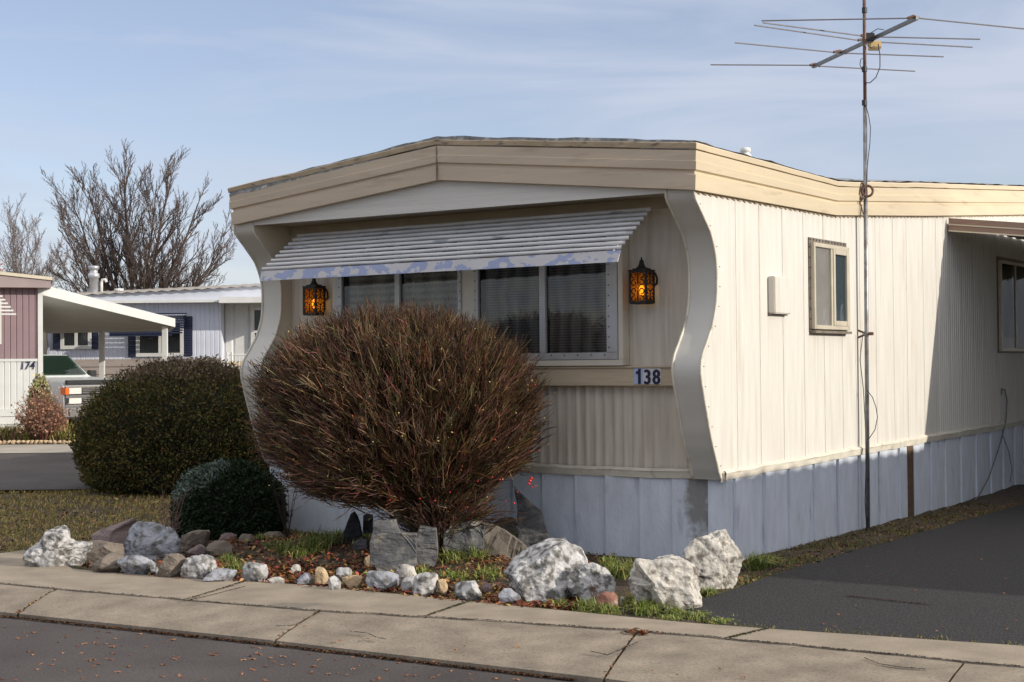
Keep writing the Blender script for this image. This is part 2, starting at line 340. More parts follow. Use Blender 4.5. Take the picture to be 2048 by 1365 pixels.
def g2(x, y, z=0.): p = ground(x, y, z); return (p.x, p.y)
def jag(p, q, n, amp, seed=0):
    P = []; d = Vector((q[0]-p[0], q[1]-p[1])); nn = Vector((-d.y, d.x)).normalized()
    for i in range(n+1):
        t = i/n; o = amp*noise.fractal(Vector((p[0]+d.x*t, p[1]+d.y*t, seed))*7, 1, 2, 4) if 0 < i < n else 0
        P.append((p[0]+d.x*t+nn.x*o, p[1]+d.y*t+nn.y*o))
    return P
ROADZ = -.105
backpx = [(-900,1262),(-350,1160),(0,1107),(65,1098),(150,1140),(340,1154),(640,1172),(938,1203),(1380,1246),(1540,1258),(2048,1292),(2700,1336)]
crackpx = [(-900,1108),(-300,1140),(0,1167),(108,1178),(340,1197),(640,1222),(1000,1243),(1275,1262),(1455,1278),(1700,1301),(2048,1335),(2700,1400)]
frontpx = [(-900,1150),(-300,1203),(0,1233),(500,1286),(1150,1362),(1500,1405),(2700,1560)]
def interp(pl, x):
    for a, c in zip(pl, pl[1:]):
        if a[0] <= x <= c[0]: t = (x-a[0])/(c[0]-a[0]); return a[1]+(c[1]-a[1])*t
    return pl[-1][1] if x > pl[-1][0] else pl[0][1]
def edge(pl, xa, xb, z, step=45, amp=.0, seed=1):
    n = max(2, int(abs(xb-xa)/step)); r = []
    for i in range(n+1):
        x = xa+(xb-xa)*i/n; p = g2(x, interp(pl, x), z)
        o = amp*noise.fractal(Vector((p[0], p[1], seed))*5, 1, 2, 4)
        r.append((p[0], p[1]+o))
    return r
# concrete walk slabs, real gaps between them
sb = MB()
def slab(b, A, Bk, zf, zb, drop=.12):
    """A: front edge points left->right, Bk: back edge points left->right, equal counts"""
    n = len(A); rows = []
    for t in (0, .25, .5, .75, 1):
        rows.append([(A[i][0]+(Bk[i][0]-A[i][0])*t, A[i][1]+(Bk[i][1]-A[i][1])*t, zf+(zb-zf)*(t if zf == zb else min(1, t*1.15)**.8)) for i in range(n)])
    b.grid(rows)
    ring = [r[0] for r in rows][::-1] + rows[0] + [r[-1] for r in rows] + rows[-1][::-1]
    # skirt wall round the rim
    per = rows[0] + [r[-1] for r in rows[1:]] + rows[-1][::-1][1:] + [r[0] for r in rows[::-1]][1:]
    k = len(per); b.add(per+[(p[0], p[1], p[2]-drop) for p in per], [(i, k+i, k+(i+1) % k, (i+1) % k) for i in range(k)])
def shrinkjoin(fx, bx): pass
# (front px x, back px x) of joints across the walk row
WJ = [(-760,-700),(-300,-200),(375,490),(850,938),(1455,1535),(2300,2420)]
for (fa, ba), (fb, bb) in zip(WJ, WJ[1:]):
    g = 2.8
    A = edge(crackpx, fa+g, fb-g, 0, amp=.0); n = len(A)
    A = [(x, y+.012+.022*noise.fractal(Vector((x, y, 2))*5, .8, 2, 5)) for x, y in A]
    Bk = [g2(ba+g+(bb-ba-2*g)*i/(n-1), interp(backpx, ba+g+(bb-ba-2*g)*i/(n-1))) for i in range(n)]
    slab(sb, A, Bk, 0, 0)
q = ground(598, 1211); MT['concrete2'] = stained(MT['concrete'], 'stained_concrete', q.x, q.y, .24, .15, True)
tag(sb.build('sidewalk', MT['concrete2'], fix=True), kind='structure')
kb = MB()
KJ = [(-760,-700),(-420,-330),(35,110),(550,638),(1208,1275),(1850,1925),(2500,2600)]
for (fa, ca), (fb, cb_) in zip(KJ, KJ[1:]):
    g = 3.0
    n = max(12, int((cb_-ca)/26)); A = []; Bk = []
    for i in range(n+1):
        t = i/n; xf = fa+g+(fb-fa-2*g)*t; xc = ca+g+(cb_-ca-2*g)*t
        p = g2(xf, interp(frontpx, xf), ROADZ); q = g2(xc, interp(crackpx, xc), 0)
        jx = .0
        A.append((p[0]+jx, p[1]+jx)); Bk.append((q[0]+jx, q[1]-.008+.022*noise.fractal(Vector((q[0], q[1], 2))*5, .8, 2, 5)))
    slab(kb, A, Bk, ROADZ+.03, -.006)
tag(kb.build('kerb', MT['kerb'], fix=True), kind='structure')
# soil bed under the joints
pts = [g2(x, interp(frontpx, x)-4, ROADZ) for x in (-900, 0, 1150, 2700)] + [g2(x, interp(backpx, x)-3) for x in (2700, 2048, 1380, 640, 65, 0, -900)]
b = MB(); jx_ = list(range(-900, 2701, 90))
b.grid([[(*g2(x, interp(frontpx, x)-6, ROADZ), ROADZ-.02) for x in jx_], [(*g2(x, (interp(frontpx, x)+interp(crackpx, x))/2), -.085) for x in jx_], [(*g2(x, interp(crackpx, x)+4), -.035) for x in jx_], [(*g2(x, interp(crackpx, x)-2), -.006) for x in jx_], [(*g2(x, interp(backpx, x)-3), -.006) for x in jx_]])
tag(b.build('joint_soil', MT['joint']), kind='structure')
# street in front
fr = edge(frontpx, -900, 2700, ROADZ, 120)
sheet('road', [(p[0], p[1]+.06) for p in fr][::-1]+[(-14, -30), (40, -30)], ROADZ, MT['asphalt'])
# driveway beside the home
dl = []
for i in range(40):
    y = -2.15+i*.55
    x = .70 + .05*noise.fractal(Vector((y*1.3, 3, 0)), 1, 2, 4) - (.16 if y > 0 else .16*(y+2.15)/2.15) + (0.02*max(0, y-1) if y < 6 else .1)
    dl.append(W(x, y))
dl0 = ground(1368, 1222)
drv = [(dl0.x, dl0.y)]+[(p.x, p.y) for p in dl[1:]]+[(W(7.5, 20).x, W(7.5, 20).y)]+[g2(2700, 1334)]+[g2(x, interp(backpx, x)-3) for x in (2048, 1700, 1540, 1460)]
sheet('driveway', drv, -.012, MT['driveway'])
# yard base (planting bed and verge soil) as a lumpy sheet
def yardz(x, y):
    l = toloc(Vector((x, y, 0))); base = -.02
    d = math.exp(-((l.x+2.75)**2/1.6+(l.y+1.05)**2/.35)); base += .13*d
    base += .02*noise.noise(Vector((x*2, y*2, 0)))
    return base if y < 16 else base+gz(y)
rows = []
for j in range(61):
    y = 8.5+j*.16; rows.append([(x, y, yardz(x, y)) for x in [(-9+i*.16) for i in range(110)]])
# cut away the part under sidewalk and driveway
def inside(poly, x, y):
    c = False; n = len(poly)
    for i in range(n):
        x1, y1 = poly[i]; x2, y2 = poly[i-1]
        if (y1 > y) != (y2 > y) and x < (x2-x1)*(y-y1)/(y2-y1)+x1: c = not c
    return c
backw = [g2(x, interp(backpx, x)) for x in range(-900, 2701, 60)]
def backy(x):
    for a, c in zip(backw, backw[1:]):
        if a[0] <= x <= c[0]: return a[1]+(c[1]-a[1])*(x-a[0])/(c[0]-a[0])
    return 0
b = MB()
nr = len(rows); nc = len(rows[0]); allv = [p for r in rows for p in r]
allv = [(x, y, (z if y > backy(x)+.05 and not inside(drv, x, y) else min(z, -.06))) for x, y, z in allv]
b.add(allv, [(i*nc+j, i*nc+j+1, (i+1)*nc+j+1, (i+1)*nc+j) for i in range(nr-1) for j in range(nc-1) if allv[i*nc+j][1] > backy(allv[i*nc+j][0])-.25])
tag(b.build('yard_soil', MT['dirt'], smooth=True), kind='structure')
# side street and far ground
def gq(name, pxs, off, mt):
    P = [farground(*p) for p in pxs]; b = MB(); b.add([(p.x, p.y, gz(p.y)+off) for p in P], [tuple(range(len(P)))])
    return tag(b.build(name, mt, fix=True), kind='structure')
def rect(name, x0, y0, x1, y1, off, mt):
    b = MB(); yy = sorted(set([y0, y1]+[k for k in (16, 35) if y0 < k < y1]))
    b.grid([[(x0, y, gz(y)+off), (x1, y, gz(y)+off)] for y in yy]); return tag(b.build(name, mt), kind='structure')
rect('side_street', -60, 18.3, -1.2, 23.7, .004, MT['asphalt'])
rect('gutter', -60, 23.7, -1.2, 25.4, .010, MT['pave'])
rect('far_yard', -60, 25.4, -1.5, 60, .002, MT['dirt'])

# ================================================================== THE MOBILE HOME
home = empty('mobile_home', O, TH, 'cream mobile home number 138 with S-curved wing walls, tan fascia and a louvred front awning', 'mobile home')
HW = 4.84
Wl = [(1388,389),(1404,427),(1421.7,468),(1432,518),(1434,568),(1432,612),(1424.6,653),(1414,685),(1404,715),(1401.5,746),(1407.6,791),(1415,835),(1423,879),(1438,948),(1442,962)]
cur = [side(*p) for p in Wl]; cur = [(z, y) for y, z in cur][::-1]
def curve_y(z):
    if z <= cur[0][0]: return cur[0][1]
    for i in range(len(cur)-1):
        a, c = cur[i], cur[i+1]
        if z <= c[0]:
            p = cur[max(i-1, 0)][1]; q = cur[min(i+2, len(cur)-1)][1]; t = (z-a[0])/(c[0]-a[0])
            m0 = (c[1]-p)/2; m1 = (q-a[1])/2
            return (2*t**3-3*t*t+1)*a[1]+(t**3-2*t*t+t)*m0+(-2*t**3+3*t*t)*c[1]+(t**3-t*t)*m1
    return cur[-1][1]
EB = [(-.6,2.855),(2.25,2.88),(4.76,3.07),(8.42,3.37),(16,3.95)]
ET = [(-.6,3.21),(2.25,3.185),(4.76,3.41),(8.42,3.72),(16,4.3)]
def pw(pl, x):
    for a, c in zip(pl, pl[1:]):
        if x <= c[0]: return a[1]+(c[1]-a[1])*(x-a[0])/(c[0]-a[0])
    return pl[-1][1]
BELT = [(-.6,.675),(3.1,.735),(5.45,.765),(8.3,.80),(16,.85)]
LEN = 15.5
# side wall with seams and fine ribs
seams = [side(px, 395+i*0)[0] for i, px in enumerate([1441,1470,1517,1563,1605,1645,1681,1717,1749,1784,1811,1844,1870])]
sp = .40; y = seams[-1]
while y < LEN-.5: y += .41; seams.append(y)
cols = [(.0, 0)]; last = .0
for s in seams:
    if s < .05: continue
    n = max(2, int(round((s-last)/.065)))
    for i in range(1, n): 
        yy = last+(s-last)*i/n; rib = .0016 if last < 5 else .008
        cols.append((yy-.012, 0)); cols.append((yy, rib)); cols.append((yy+.012, 0))
    cols += [(s-.007, 0), (s, -.012), (s+.007, 0)]; last = s
cols.append((LEN, 0)); cols = sorted(cols)
def wallmesh(sx, xo):
    b = MB()
    rows = []
    for z in (None, 0): rows.append([(xo+sx*d, y, (pw(BELT, y)-.05 if z is None else pw(EB, y)+.04)) for y, d in cols])
    b.grid(rows)
    zs = [.62+(2.90-.62)*i/60 for i in range(61)]
    b.grid([[(xo+sx*(.0), curve_y(z), z), (xo, 0.0, z)] for z in zs])
    return b
wallmesh(1, 0).build('side_wall', MT['wall'], home)
wallmesh(-1, -HW).build('side_wall', MT['wall'], home)
b = MB(); b.box(-HW+.01, LEN-.05, 0, -.01, LEN, 3.9); b.build('rear_wall', MT['wall'], home)
# S-curved wings
WT = .24
def wing(xa, xb):
    zs = [.64+(2.90-.64)*i/70 for i in range(71)]
    b = MB(); b.grid([[(xa, curve_y(z), z), (xb, curve_y(z), z)] for z in zs]); o = b.build('wing_panel', MT['wing'], home, smooth=True)
    return o, zs
o, zs = wing(0, -WT)
b = MB(); b.grid([[(-WT, curve_y(z), z), (-WT, .06, z)] for z in zs]); b.build('wing_cheek', MT['wingside'], o)
for xx in (.002, -WT): MB().tube([(xx, curve_y(z)-.004, z) for z in zs], .011, 6).build('edge_bead', MT['trim'], o, smooth=True)
o, zs = wing(-HW, -HW+WT)
b = MB(); b.grid([[(-HW+WT, curve_y(z), z), (-HW+WT, .06, z)] for z in zs]); b.build('wing_cheek', MT['wingside'], o)
for xx in (-HW-.002, -HW+WT): MB().tube([(xx, curve_y(z)-.004, z) for z in zs], .011, 6).build('edge_bead', MT['trim'], o, smooth=True)
studs('rivet', [(.0, curve_y(.75+i*.155)+.045, .75+i*.155) for i in range(14)], MT['alumdark'], home, .0042, 'x')
# recessed front wall: rounded corrugation below the shelf, wider ribs above
def corr(x0, x1, z0, z1, per, amp, y):
    b = MB(); n = int((x1-x0)/per*8); r = [(x0+(x1-x0)*i/n) for i in range(n+1)]
    f = lambda x: y-amp*max(0, math.cos(2*math.pi*x/per))**.7*(.7+.6*noise.noise(Vector((x*3, 1, 0))))
    b.grid([[(x, f(x), z0) for x in r], [(x, f(x), z1) for x in r]]); return b
corr(-HW+WT, -WT, .62, 1.40, .092, .016, .06).build('front_wall', MT['fwall'], home, smooth=True)
corr(-HW+WT, -WT, 1.40, 2.90, .155, .010, .06).build('front_wall', MT['fwall'], home, smooth=True)
# shelf board with number
sh = MB().box(-HW+WT+.003, -.02, 1.37, -WT-.003, .055, 1.525).box(-HW+WT+.003, -.035, 1.515, -WT-.003, .055, 1.53).build('shelf_board', MT['shelf'], home, bevel=.004)
# gable panel + soffit
GY = -.455
b = MB(); prof = [(-HW-.0, 2.872), (0, 2.856), (0.01, 2.90), (-2.39, 3.15), (-HW-.01, 2.93)]
b.add([(x, GY, z) for x, z in prof]+[(x, GY+.02, z) for x, z in prof], [(0,1,2,3,4),(9,8,7,6,5),(0,5,6,1)]); b.build('gable_panel', MT['gable'], home)
MB().box(-HW+.003, GY+.022, 2.885, -.003, .06, 2.90).box(-HW+WT+.01, .03, 2.80, -WT-.01, .058, 2.885).build('soffit', MT['soffit'], home)
# fascia swept round the roof edge
FP = [(0,-.03),(0,.010),(.32,.020),(.345,.002),(.40,.002),(.43,.024),(.60,.030),(.615,.022),(.83,.030),(.835,.0),(.86,.0)]
CP = [(.86,.0),(.86,.034),(.97,.040),(1.0,.028),(1.0,-.10)]
XF = .03; YF = -.50
def sweep(P, path, wob=0):
    b = MB(); rows = []
    for v, o in P:
        r = []
        for (x, y, zb, zt, nx, ny) in path:
            w = wob*noise.fractal(Vector((x*1.7, y*1.7, 5)), 1, 2, 3)
            r.append((x+nx*o, y+ny*o, zb+(zt-zb)*v+w))
        rows.append(r)
    b.grid(rows); return b
def sub(path, n):
    r = []
    for a, c in zip(path, path[1:]):
        for i in range(n): t = i/n; r.append(tuple(p+(q-p)*t for p, q in zip(a, c)))
    r.append(path[-1]); return r
LX = -HW+.03
fr_path = [(LX, YF, 2.885, 3.235, -1, -1), (LX+.001, YF, 2.885, 3.235, 0, -1), (-2.39, YF, 3.12, 3.465, 0, -1), (XF, YF, 2.855, 3.21, 0, -1)]
front_path = [(LX, YF, 2.885, 3.235, 0, -1), (-2.39, YF, 3.12, 3.465, 0, -1), (XF, YF, 2.855, 3.21, 1, -1)]
front_path[0] = (LX, YF, 2.885, 3.235, -1, -1)
side_path = [(XF, YF, 2.855, 3.21, 1, -1)]+[(XF, y, pw(EB, y), pw(ET, y), 1, 0) for y in (2.25, 4.76, 8.42, LEN)]
left_path = [(LX, LEN, 3.9, 4.25, -1, 0), (LX, 2.25, 2.885, 3.235, -1, 0), (LX, YF, 2.885, 3.235, -1, -1)]
sweep(FP, front_path).build('front_fascia', MT['fasciafront'], home)
sweep(FP, side_path).build('side_fascia', MT['fascia'], home)
sweep(FP, left_path).build('side_fascia', MT['fascia'], home)
sweep(CP, sub(front_path, 24), .006).build('roof_edge_cap', MT['cap'], home)
sweep(CP, sub(side_path, 24), .006).build('roof_edge_cap', MT['fascia'], home)
sweep(CP, sub(left_path, 8), .006).build('roof_edge_cap', MT['cap'], home)
MB().box(-2.393, YF-.034, 3.12, -2.387, YF-.02, 3.42).build('fascia_joint', MT['alumdark'], home)
# wavy dark lip under the side fascia
n = 260; b = MB()
rows = [[], []]
for i in range(n+1):
    y = -.45+(LEN+.4)*i/n*.62; zb = pw(EB, y)
    rows[0].append((.004, y, zb+.01)); rows[1].append((.010, y, zb-.016-.008*math.sin(y*2*math.pi/.10)))
b.grid(rows); b.build('fascia_lip', MT['cap'], home)
# roof
xs = [LX-.02, LX+.1, -4.2, -3.6, -3.0, -2.6, -2.39, -2.1, -1.6, -1, -.5, XF-.12, XF+.015]; rows = []
for k in range(120):
    y = YF-.03+(LEN-YF)*(k/119)**1.3
    r = []
    for i in range(len(xs)*3-2):
        a = i//3; t = (i % 3)/3; x = xs[a] if t == 0 else xs[a]+(xs[a+1]-xs[a])*t
        e = pw(ET, y) if y > 2.25 else 3.215+(3.185-3.21)*max(0, (y+.6)/2.85)
        z = e+(.265)*(1-abs(x+2.39)/2.46)+.010+.018*noise.fractal(Vector((x*3, y*3, 1)), 1, 2, 4)
        r.append((x, y, z))
    rows.append(r)
b = MB(); b.grid(rows)
ed = rows[0]; b.grid([[(p[0], p[1], p[2]-.07) for p in ed], ed])
rf = b.build('roof', MT['roof'], home)
b = MB(); b.lathe([(.09, 3.15), (.065, 3.38), (.05, 3.43), (.035, 3.44), (.035, 3.45), (.05, 3.455), (.045, 3.49), (.0, 3.50)], -.62, 1.75, 14); b.build('roof_vent', MT['white'], rf, smooth=True)
# belt trim
def belt(pts, out):
    b = MB(); rows = []
    for zo, oo in ((-.05, .004), (-.045, .022), (.0, .030), (.012, .034), (.03, .012), (.03, -.03)):
        rows.append([(x+nx*(oo+.006*noise.noise(Vector((x*4, y*4, zo*40)))), y+ny*(oo+.006*noise.noise(Vector((x*4, y*4, zo*40)))), pw(BELT, y) - .006 + zo + .014*noise.fractal(Vector((x*1.8, y*1.8, 9)), 1, 2, 4)) for x, y, nx, ny in pts])
    b.grid(rows); return b
P1 = [(-HW+(HW)*i/90, 0, 0, -1) for i in range(91)]; P1[-1] = (0.0, 0, .7, -1)
P2 = [(0.0, 0, 1, -.7)]+[(0, .02+i*.09, 1, 0) for i in range(int(LEN/.09))]
belt(P1, 0).build('belt_trim', MT['trim'], home); belt(P2, 0).build('belt_trim', MT['trim'], home)
MB().box(-HW, -.0, .655, -.0, .07, .662).build('belt_ledge', MT['trim'], home)
# skirting panels: each with a lapped edge
fs = [front(px, 1000)[0] for px in (1084.6, 1150.5, 1211.5, 1279, 1344, 1416.5)]
st = fs[1]-fs[0]; L0 = []; x = fs[0]
while x > -HW+.05: x -= .30; L0.append(x)
L0 = [v for v in L0 if v > -HW+.05]
fx = [-HW]+sorted(L0)+fs+[0.0]
MT['skirtstain'] = stained(MT['skirt'], 'stained_skirt_paint', fs[-1]-.07, .48, .17, .40)
sk = empty('skirting_panels', (0, 0, 0), 0, None, None); sk.parent = home
sk.name = 'skirting'
for i, (a, c) in enumerate(zip(fx, fx[1:])):
    b = MB(); d = .019*(random.random()*.6+.7); a += .004
    b.add([(a, 0.010, -.12), (a+.004, -d, -.12), (a+.03, -d+.003, -.12), (c, 0.004, -.12), (a, 0.010, .66), (a+.004, -d, .66), (a+.03, -d+.003, .66), (c, 0.004, .66)],
          [(0,1,5,4),(1,2,6,5),(2,3,7,6)])
    b.build('skirting_panel', MT['skirtstain'] if i == len(fx)-3 else MT['skirt'], sk)
tops = [135,257,360,463,560,648,730,812,866,940,1003,1065,1128,1188,1240,1285]
ss = [side(1400+t/2.0525, 905-.16*(t/2.05-150))[0] for t in tops]
while ss[-1] < LEN-.3: ss.append(ss[-1]+.42)
ss = [0.0]+ss
for i, (a, c) in enumerate(zip(ss, ss[1:])):
    b = MB(); d = .017*(random.random()*.8+.6); gp_ = random.choice([.003, .004, .012]); a += gp_ if a > .01 else 0
    zt = .62+.03; zt2 = pw(BELT, c)-.02; zt1 = pw(BELT, a)-.02
    b.add([(-.010, a, -.15), (d, a+.004, -.15), (d-.004, a+.04, -.15), (-.004, c, -.15), (-.010, a, zt1), (d, a+.004, zt1), (d-.004, a+.04, zt1), (-.004, c, zt2)],
          [(0,1,5,4),(1,2,6,5),(2,3,7,6)])
    b.build('skirting_panel', MT['skirt'], sk)
MB().box(-.06, .01, -.15, -.028, LEN-.06, .62).box(-HW+.02, .024, -.15, -.06, .05, .62).build('dark_backing', MT['room'], sk)
va = side(1814, 940)[0]; b = MB(); b.box(.004, va, -.1, .014, va+.16, pw(BELT, va)-.03)
for i in range(34): b.box(.014, va+.012, -.02+i*.02, .020, va+.148, -.012+i*.02)
b.build('skirting_vent', MT['vent'], sk)
MB().box(-HW-.001, .0, -.15, -HW+.01, LEN, .66).build('skirting_panel', MT['skirt'], sk)
# ---- front window assembly
def FX(px, py, Y=-.05): return front(px, py, Y)[0]
xr = FX(1246, 700); xl = FX(664, 580); z0w, z1w = 1.535, 2.74
fw_ = empty('front_window', (0, 0, 0), 0, None, None); fw_.parent = home; fw_.name = 'window'
b = MB(); t = .10
b.box(xl, -.05, z0w, xr, .055, z0w+.05); b.box(xl, -.05, z1w-.05, xr, .055, z1w); b.box(xl, -.05, z0w+.05, xl+.04, .055, z1w-.05); b.box(xr-.045, -.05, z0w+.05, xr, .055, z1w-.05)
b.build('trim_box', MT['wtrim'], fw_, bevel=.004)
MB().box(xl+.04, .035, z0w+.05, xr-.045, .045, z1w-.05).build('dark_interior', MT['room'], fw_)
gl = [(FX(684,600,-.05), FX(790,600,-.05)), (FX(800,600,-.05), FX(916,600,-.05)), (FX(957,600,-.05), FX(1079,600,-.05)), (FX(1091,600,-.05), FX(1213,600,-.05))]
zb = 1.645
b = MB(); fxl = xl+.042; fxr = xr-.047
b.box(fxl, -.055, z0w+.052, fxr, -.02, zb)         # bottom rail
b.box(fxl, -.055, z1w-.09, fxr, -.02, z1w-.052)
for a, c in ((fxl, gl[0][0]), (gl[0][1], gl[1][0]), (gl[1][1], gl[1][1]+.035), (gl[2][0]-.04, gl[2][0]), (gl[2][1], gl[3][0]), (gl[3][1], fxr)): b.box(a, -.058, zb, c, -.02, z1w-.09)
b.build('window_frame', MT['alum'], fw_, bevel=.003)
MB().box(gl[1][1]+.036, -.040, zb, gl[2][0]-.041, -.015, z1w-.09).build('centre_post', MT['wtrim'], fw_)
sp0 = []
for xx in (gl[0][0]-.03, gl[1][1]+.028, gl[2][0]-.032, gl[3][1]+.024):
    z = zb+.04
    while z < z1w-.12: sp0.append((xx, -.057, z)); z += .085
x = fxl+.05
while x < fxr: sp0.append((x, -.0545, zb-.02)); x += .13
studs('screw', sp0, MT['screw'], fw_)
for i, (a, c) in enumerate(gl):
    MB().add([(a, -.034, zb), (c, -.034, zb), (c, -.034, z1w-.09), (a, -.034, z1w-.09)], [(0,1,2,3)]).build('window_pane', MT['pane'], fw_)
    b = MB(); n = 60; r = []
    top = z1w-.30 if i >= 2 else z1w-.33
    for k in range(n+1):
        x = a+.03*(i % 2 == 0)+(c-a-.02)*k/n; r.append((x, .012+.010*math.sin(x*60)+.006*math.sin(x*23), 0))
    b.grid([[(x, y, zb-.01) for x, y, _ in r], [(x, y, top) for x, y, _ in r]])
    b.build('curtain', MT['lace'] if i >= 2 else MT['sheer'], fw_, smooth=True)
# ---- louvred awning
aw = empty('window_awning', (0, 0, 0), 0, None, None); aw.parent = home
AX0, AX1 = -4.36, -.56
ns = 9
for i in range(ns):
    t = i/(ns-1); yb = -.10-(.47)*t; zb_ = 2.775-.335*t
    b = MB(); pr = [(.030, .006), (.020, .018), (-.004, .022), (-.018, .022), (-.025, .011), (-.024, .0), (-.015, -.005)]
    x0 = AX0-.0+(.0)*t; x1 = AX1
    rows = []
    for dy, dz in pr: rows.append([(x0+.03*(dy > 0), yb+dy, zb_+dz+.002*math.sin(k)) for k in [0]]+[(x0+(x1-x0)*k/20, yb+dy, zb_+dz+.003*noise.noise(Vector((k*.5, i, 0)))) for k in range(1, 20)]+[(x1-.03*(dy > 0), yb+dy, zb_+dz)])
    b.grid(rows); b.grid([[(p[0], p[1]+.002, p[2]-.002) for p in r] for r in rows][::-1])
    b.build('slat', MT['slat'], aw, smooth=True)
b = MB()
b.add([(AX0, -.605, 2.425), (AX1, -.605, 2.425), (AX1-.02, -.62, 2.335), (AX0+.0, -.62, 2.335), (AX0, -.60, 2.425), (AX1, -.60, 2.425), (AX1-.02, -.61, 2.335), (AX0, -.61, 2.335)], [(0,1,2,3),(7,6,5,4),(3,2,6,7),(0,3,7,4),(1,5,6,2),(0,4,5,1)])
b.build('valance', MT['valance'], aw)
for k in range(5):
    b = MB(); x = AX0+.12+(AX1-AX0-.24)*k/4; b.add([(x, -.05, 2.79), (x+.02, -.05, 2.79), (x+.02, -.6, 2.40), (x, -.6, 2.40), (x, -.05, 2.77), (x+.02, -.05, 2.77), (x+.02, -.6, 2.38), (x, -.6, 2.38)], [(0,1,2,3),(7,6,5,4),(0,3,7,4),(1,5,6,2)])
    b.build('support_bar', MT['slat'], aw)
# ---- number 138 on the shelf
def text(s, h, sx=1, offs=.0, shear=0, ext=.002):
    c = bpy.data.curves.new('t', 'FONT'); c.body = s; c.size = h/.72; c.offset = offs; c.extrude = ext; c.shear = shear
    o = bpy.data.objects.new('t', c); link(o); dg = bpy.context.evaluated_depsgraph_get(); me = bpy.data.meshes.new_from_object(o.evaluated_get(dg))
    bpy.data.objects.remove(o); v = [tuple(p.co) for p in me.vertices]; f = [tuple(p.vertices) for p in me.polygons]; bpy.data.meshes.remove(me)
    return [(x*sx, y, z) for x, y, z in v], f
def bold(vf):
    v, f = vf; n = len(v); V = []; F = []
    for k, (dx, dy) in enumerate(((-.0058, 0), (.0058, 0), (0, -.003), (0, .003), (-.003, -.002), (.003, .002))):
        V += [(x+dx, y+dy, z+.0002*k) for x, y, z in v]; F += [tuple(i+n*k for i in q) for q in f]
    return V, F
hn = empty('house_number', (0, 0, 0), 0, None, None); hn.parent = sh
nx0 = front(1268, 750, -.022)[0]; nx1 = front(1322, 750, -.022)[0]; wn = (nx1-nx0)/3
for i, ch in enumerate('138'):
    MB().box(nx0+wn*i+.001, -.025, 1.385, nx0+wn*(i+1)-.001, -.0205, 1.512).build('number_sticker', MT['sticker2'] if i == 0 else MT['sticker'], hn)
    v, f = bold(text(ch, .118, .84, .0)) if ch != '1' else ([(x*.055+.0, y*.122, z) for z in (-.002, .002) for x, y in ((.35,0),(.80,0),(.80,1),(.45,1),(.30,.86),(0,.80),(0,.64),(.35,.68))], [tuple(range(8)), tuple(range(15,7,-1))]+[(i, 8+i, 8+(i+1)%8, (i+1)%8) for i in range(8)]); cx = (min(p[0] for p in v)+max(p[0] for p in v))/2
    b = MB(); b.add([(nx0+wn*(i+.52)+p[0]-cx, -.027-p[2], 1.387+p[1]) for p in v], f); b.build('digit', MT['navy'], hn)
# flatten: stickers and digits belong to the house directly
for c in list(hn.children): c.parent = sh
bpy.data.objects.remove(hn)
# ---- side windows
def side_window(ya, yb, za, zb, name, far=False):
    w = empty(name, (0, 0, 0), 0, None, None); w.parent = home; X = .05
    fr = .035; ym = ya+(yb-ya)*.50
    if far: ym = ya+.62
    b = MB(); b.box(.004, ya-.02, za-.02, .012, yb+.02, zb+.045).build('grimy_flange', MT['alumdark'] if far else MT['alumdark'], w)
    b = MB(); b.box(.012, ya, za, X, ya+fr, zb); b.box(.012, yb-fr, za, X, yb, zb); b.box(.012, ya+fr, zb-fr, X, yb-fr, zb); b.box(.012, ya+fr, za, X, yb-fr, za+fr)
    b.box(.014, ym-.02, za+fr, X-.004, ym+.02, zb-fr); b.build('window_frame', MT['alumtan'], w, bevel=.003)
    MB().box(.013, ya+fr, za+fr, .016, yb-fr, zb-fr).build('dark_interior', MT['room'], w)
    if not far:
        b = MB(); s = .045
        b.box(.03, ym+.02, za+fr, X+.004, ym+.02+s, zb-fr); b.box(.03, yb-fr-s, za+fr, X+.004, yb-fr, zb-fr); b.box(.03, ym+.02+s, zb-fr-s, X+.004, yb-fr-s, zb-fr); b.box(.03, ym+.02+s, za+fr, X+.004, yb-fr-s, za+fr+s)
        b.build('sash', MT['alumtan'], w, bevel=.003)
        MB().add([(.036, ym+.065, za+fr+s), (.036, yb-fr-s, za+fr+s), (.036, yb-fr-s, zb-fr-s), (.036, ym+.065, zb-fr-s)], [(0,1,2,3)]).build('window_pane', MT['fogged'], w)
        MB().add([(.032, ya+fr, za+fr), (.032, ym-.02, za+fr), (.032, ym-.02, zb-fr), (.032, ya+fr, zb-fr)], [(0,1,2,3)]).build('screened_pane', MT['frost'], w)
        MB().add([(.020, ya+fr, za+fr), (.020, ym+.02, za+fr), (.020, ym+.02, zb-fr), (.020, ya+fr, zb-fr)], [(0,1,2,3)]).build('curtain', MT['curtain'], w)
        sp1 = []; y = ya
        while y < yb: sp1.append((.012, y, zb+.028)); y += .07
        z = za
        while z < zb: sp1.append((.012, ya-.012, z)); z += .09
        studs('screw', sp1, MT['screw'], w, .008, 'x')
        MB().box(.012, ya-.01, za-.035, .06, yb+.01, za-.012).build('sill', MT['alumdark'], w)
    else:
        for a, c in ((ya+fr, ym-.02), (ym+.02, yb-fr)): MB().add([(.036, a, za+fr), (.036, c, za+fr), (.036, c, zb-fr), (.036, a, zb-fr)], [(0,1,2,3)]).build('window_pane', MT['darkpane'], w)
        MB().box(.018, ya+fr+.01, za+fr, .022, ym-.03, za+.16).build('bright_object_inside', MT['sticker'], w)
    return w
side_window(1.70, 2.52, 1.84, 2.60, 'window')
side_window(7.25, 9.4, 1.66, 2.74, 'window', True)
MB().box(.0, .84, 1.955, .065, 1.17, 2.265).build('wall_cover_box', MT['wall'], home, bevel=.008)
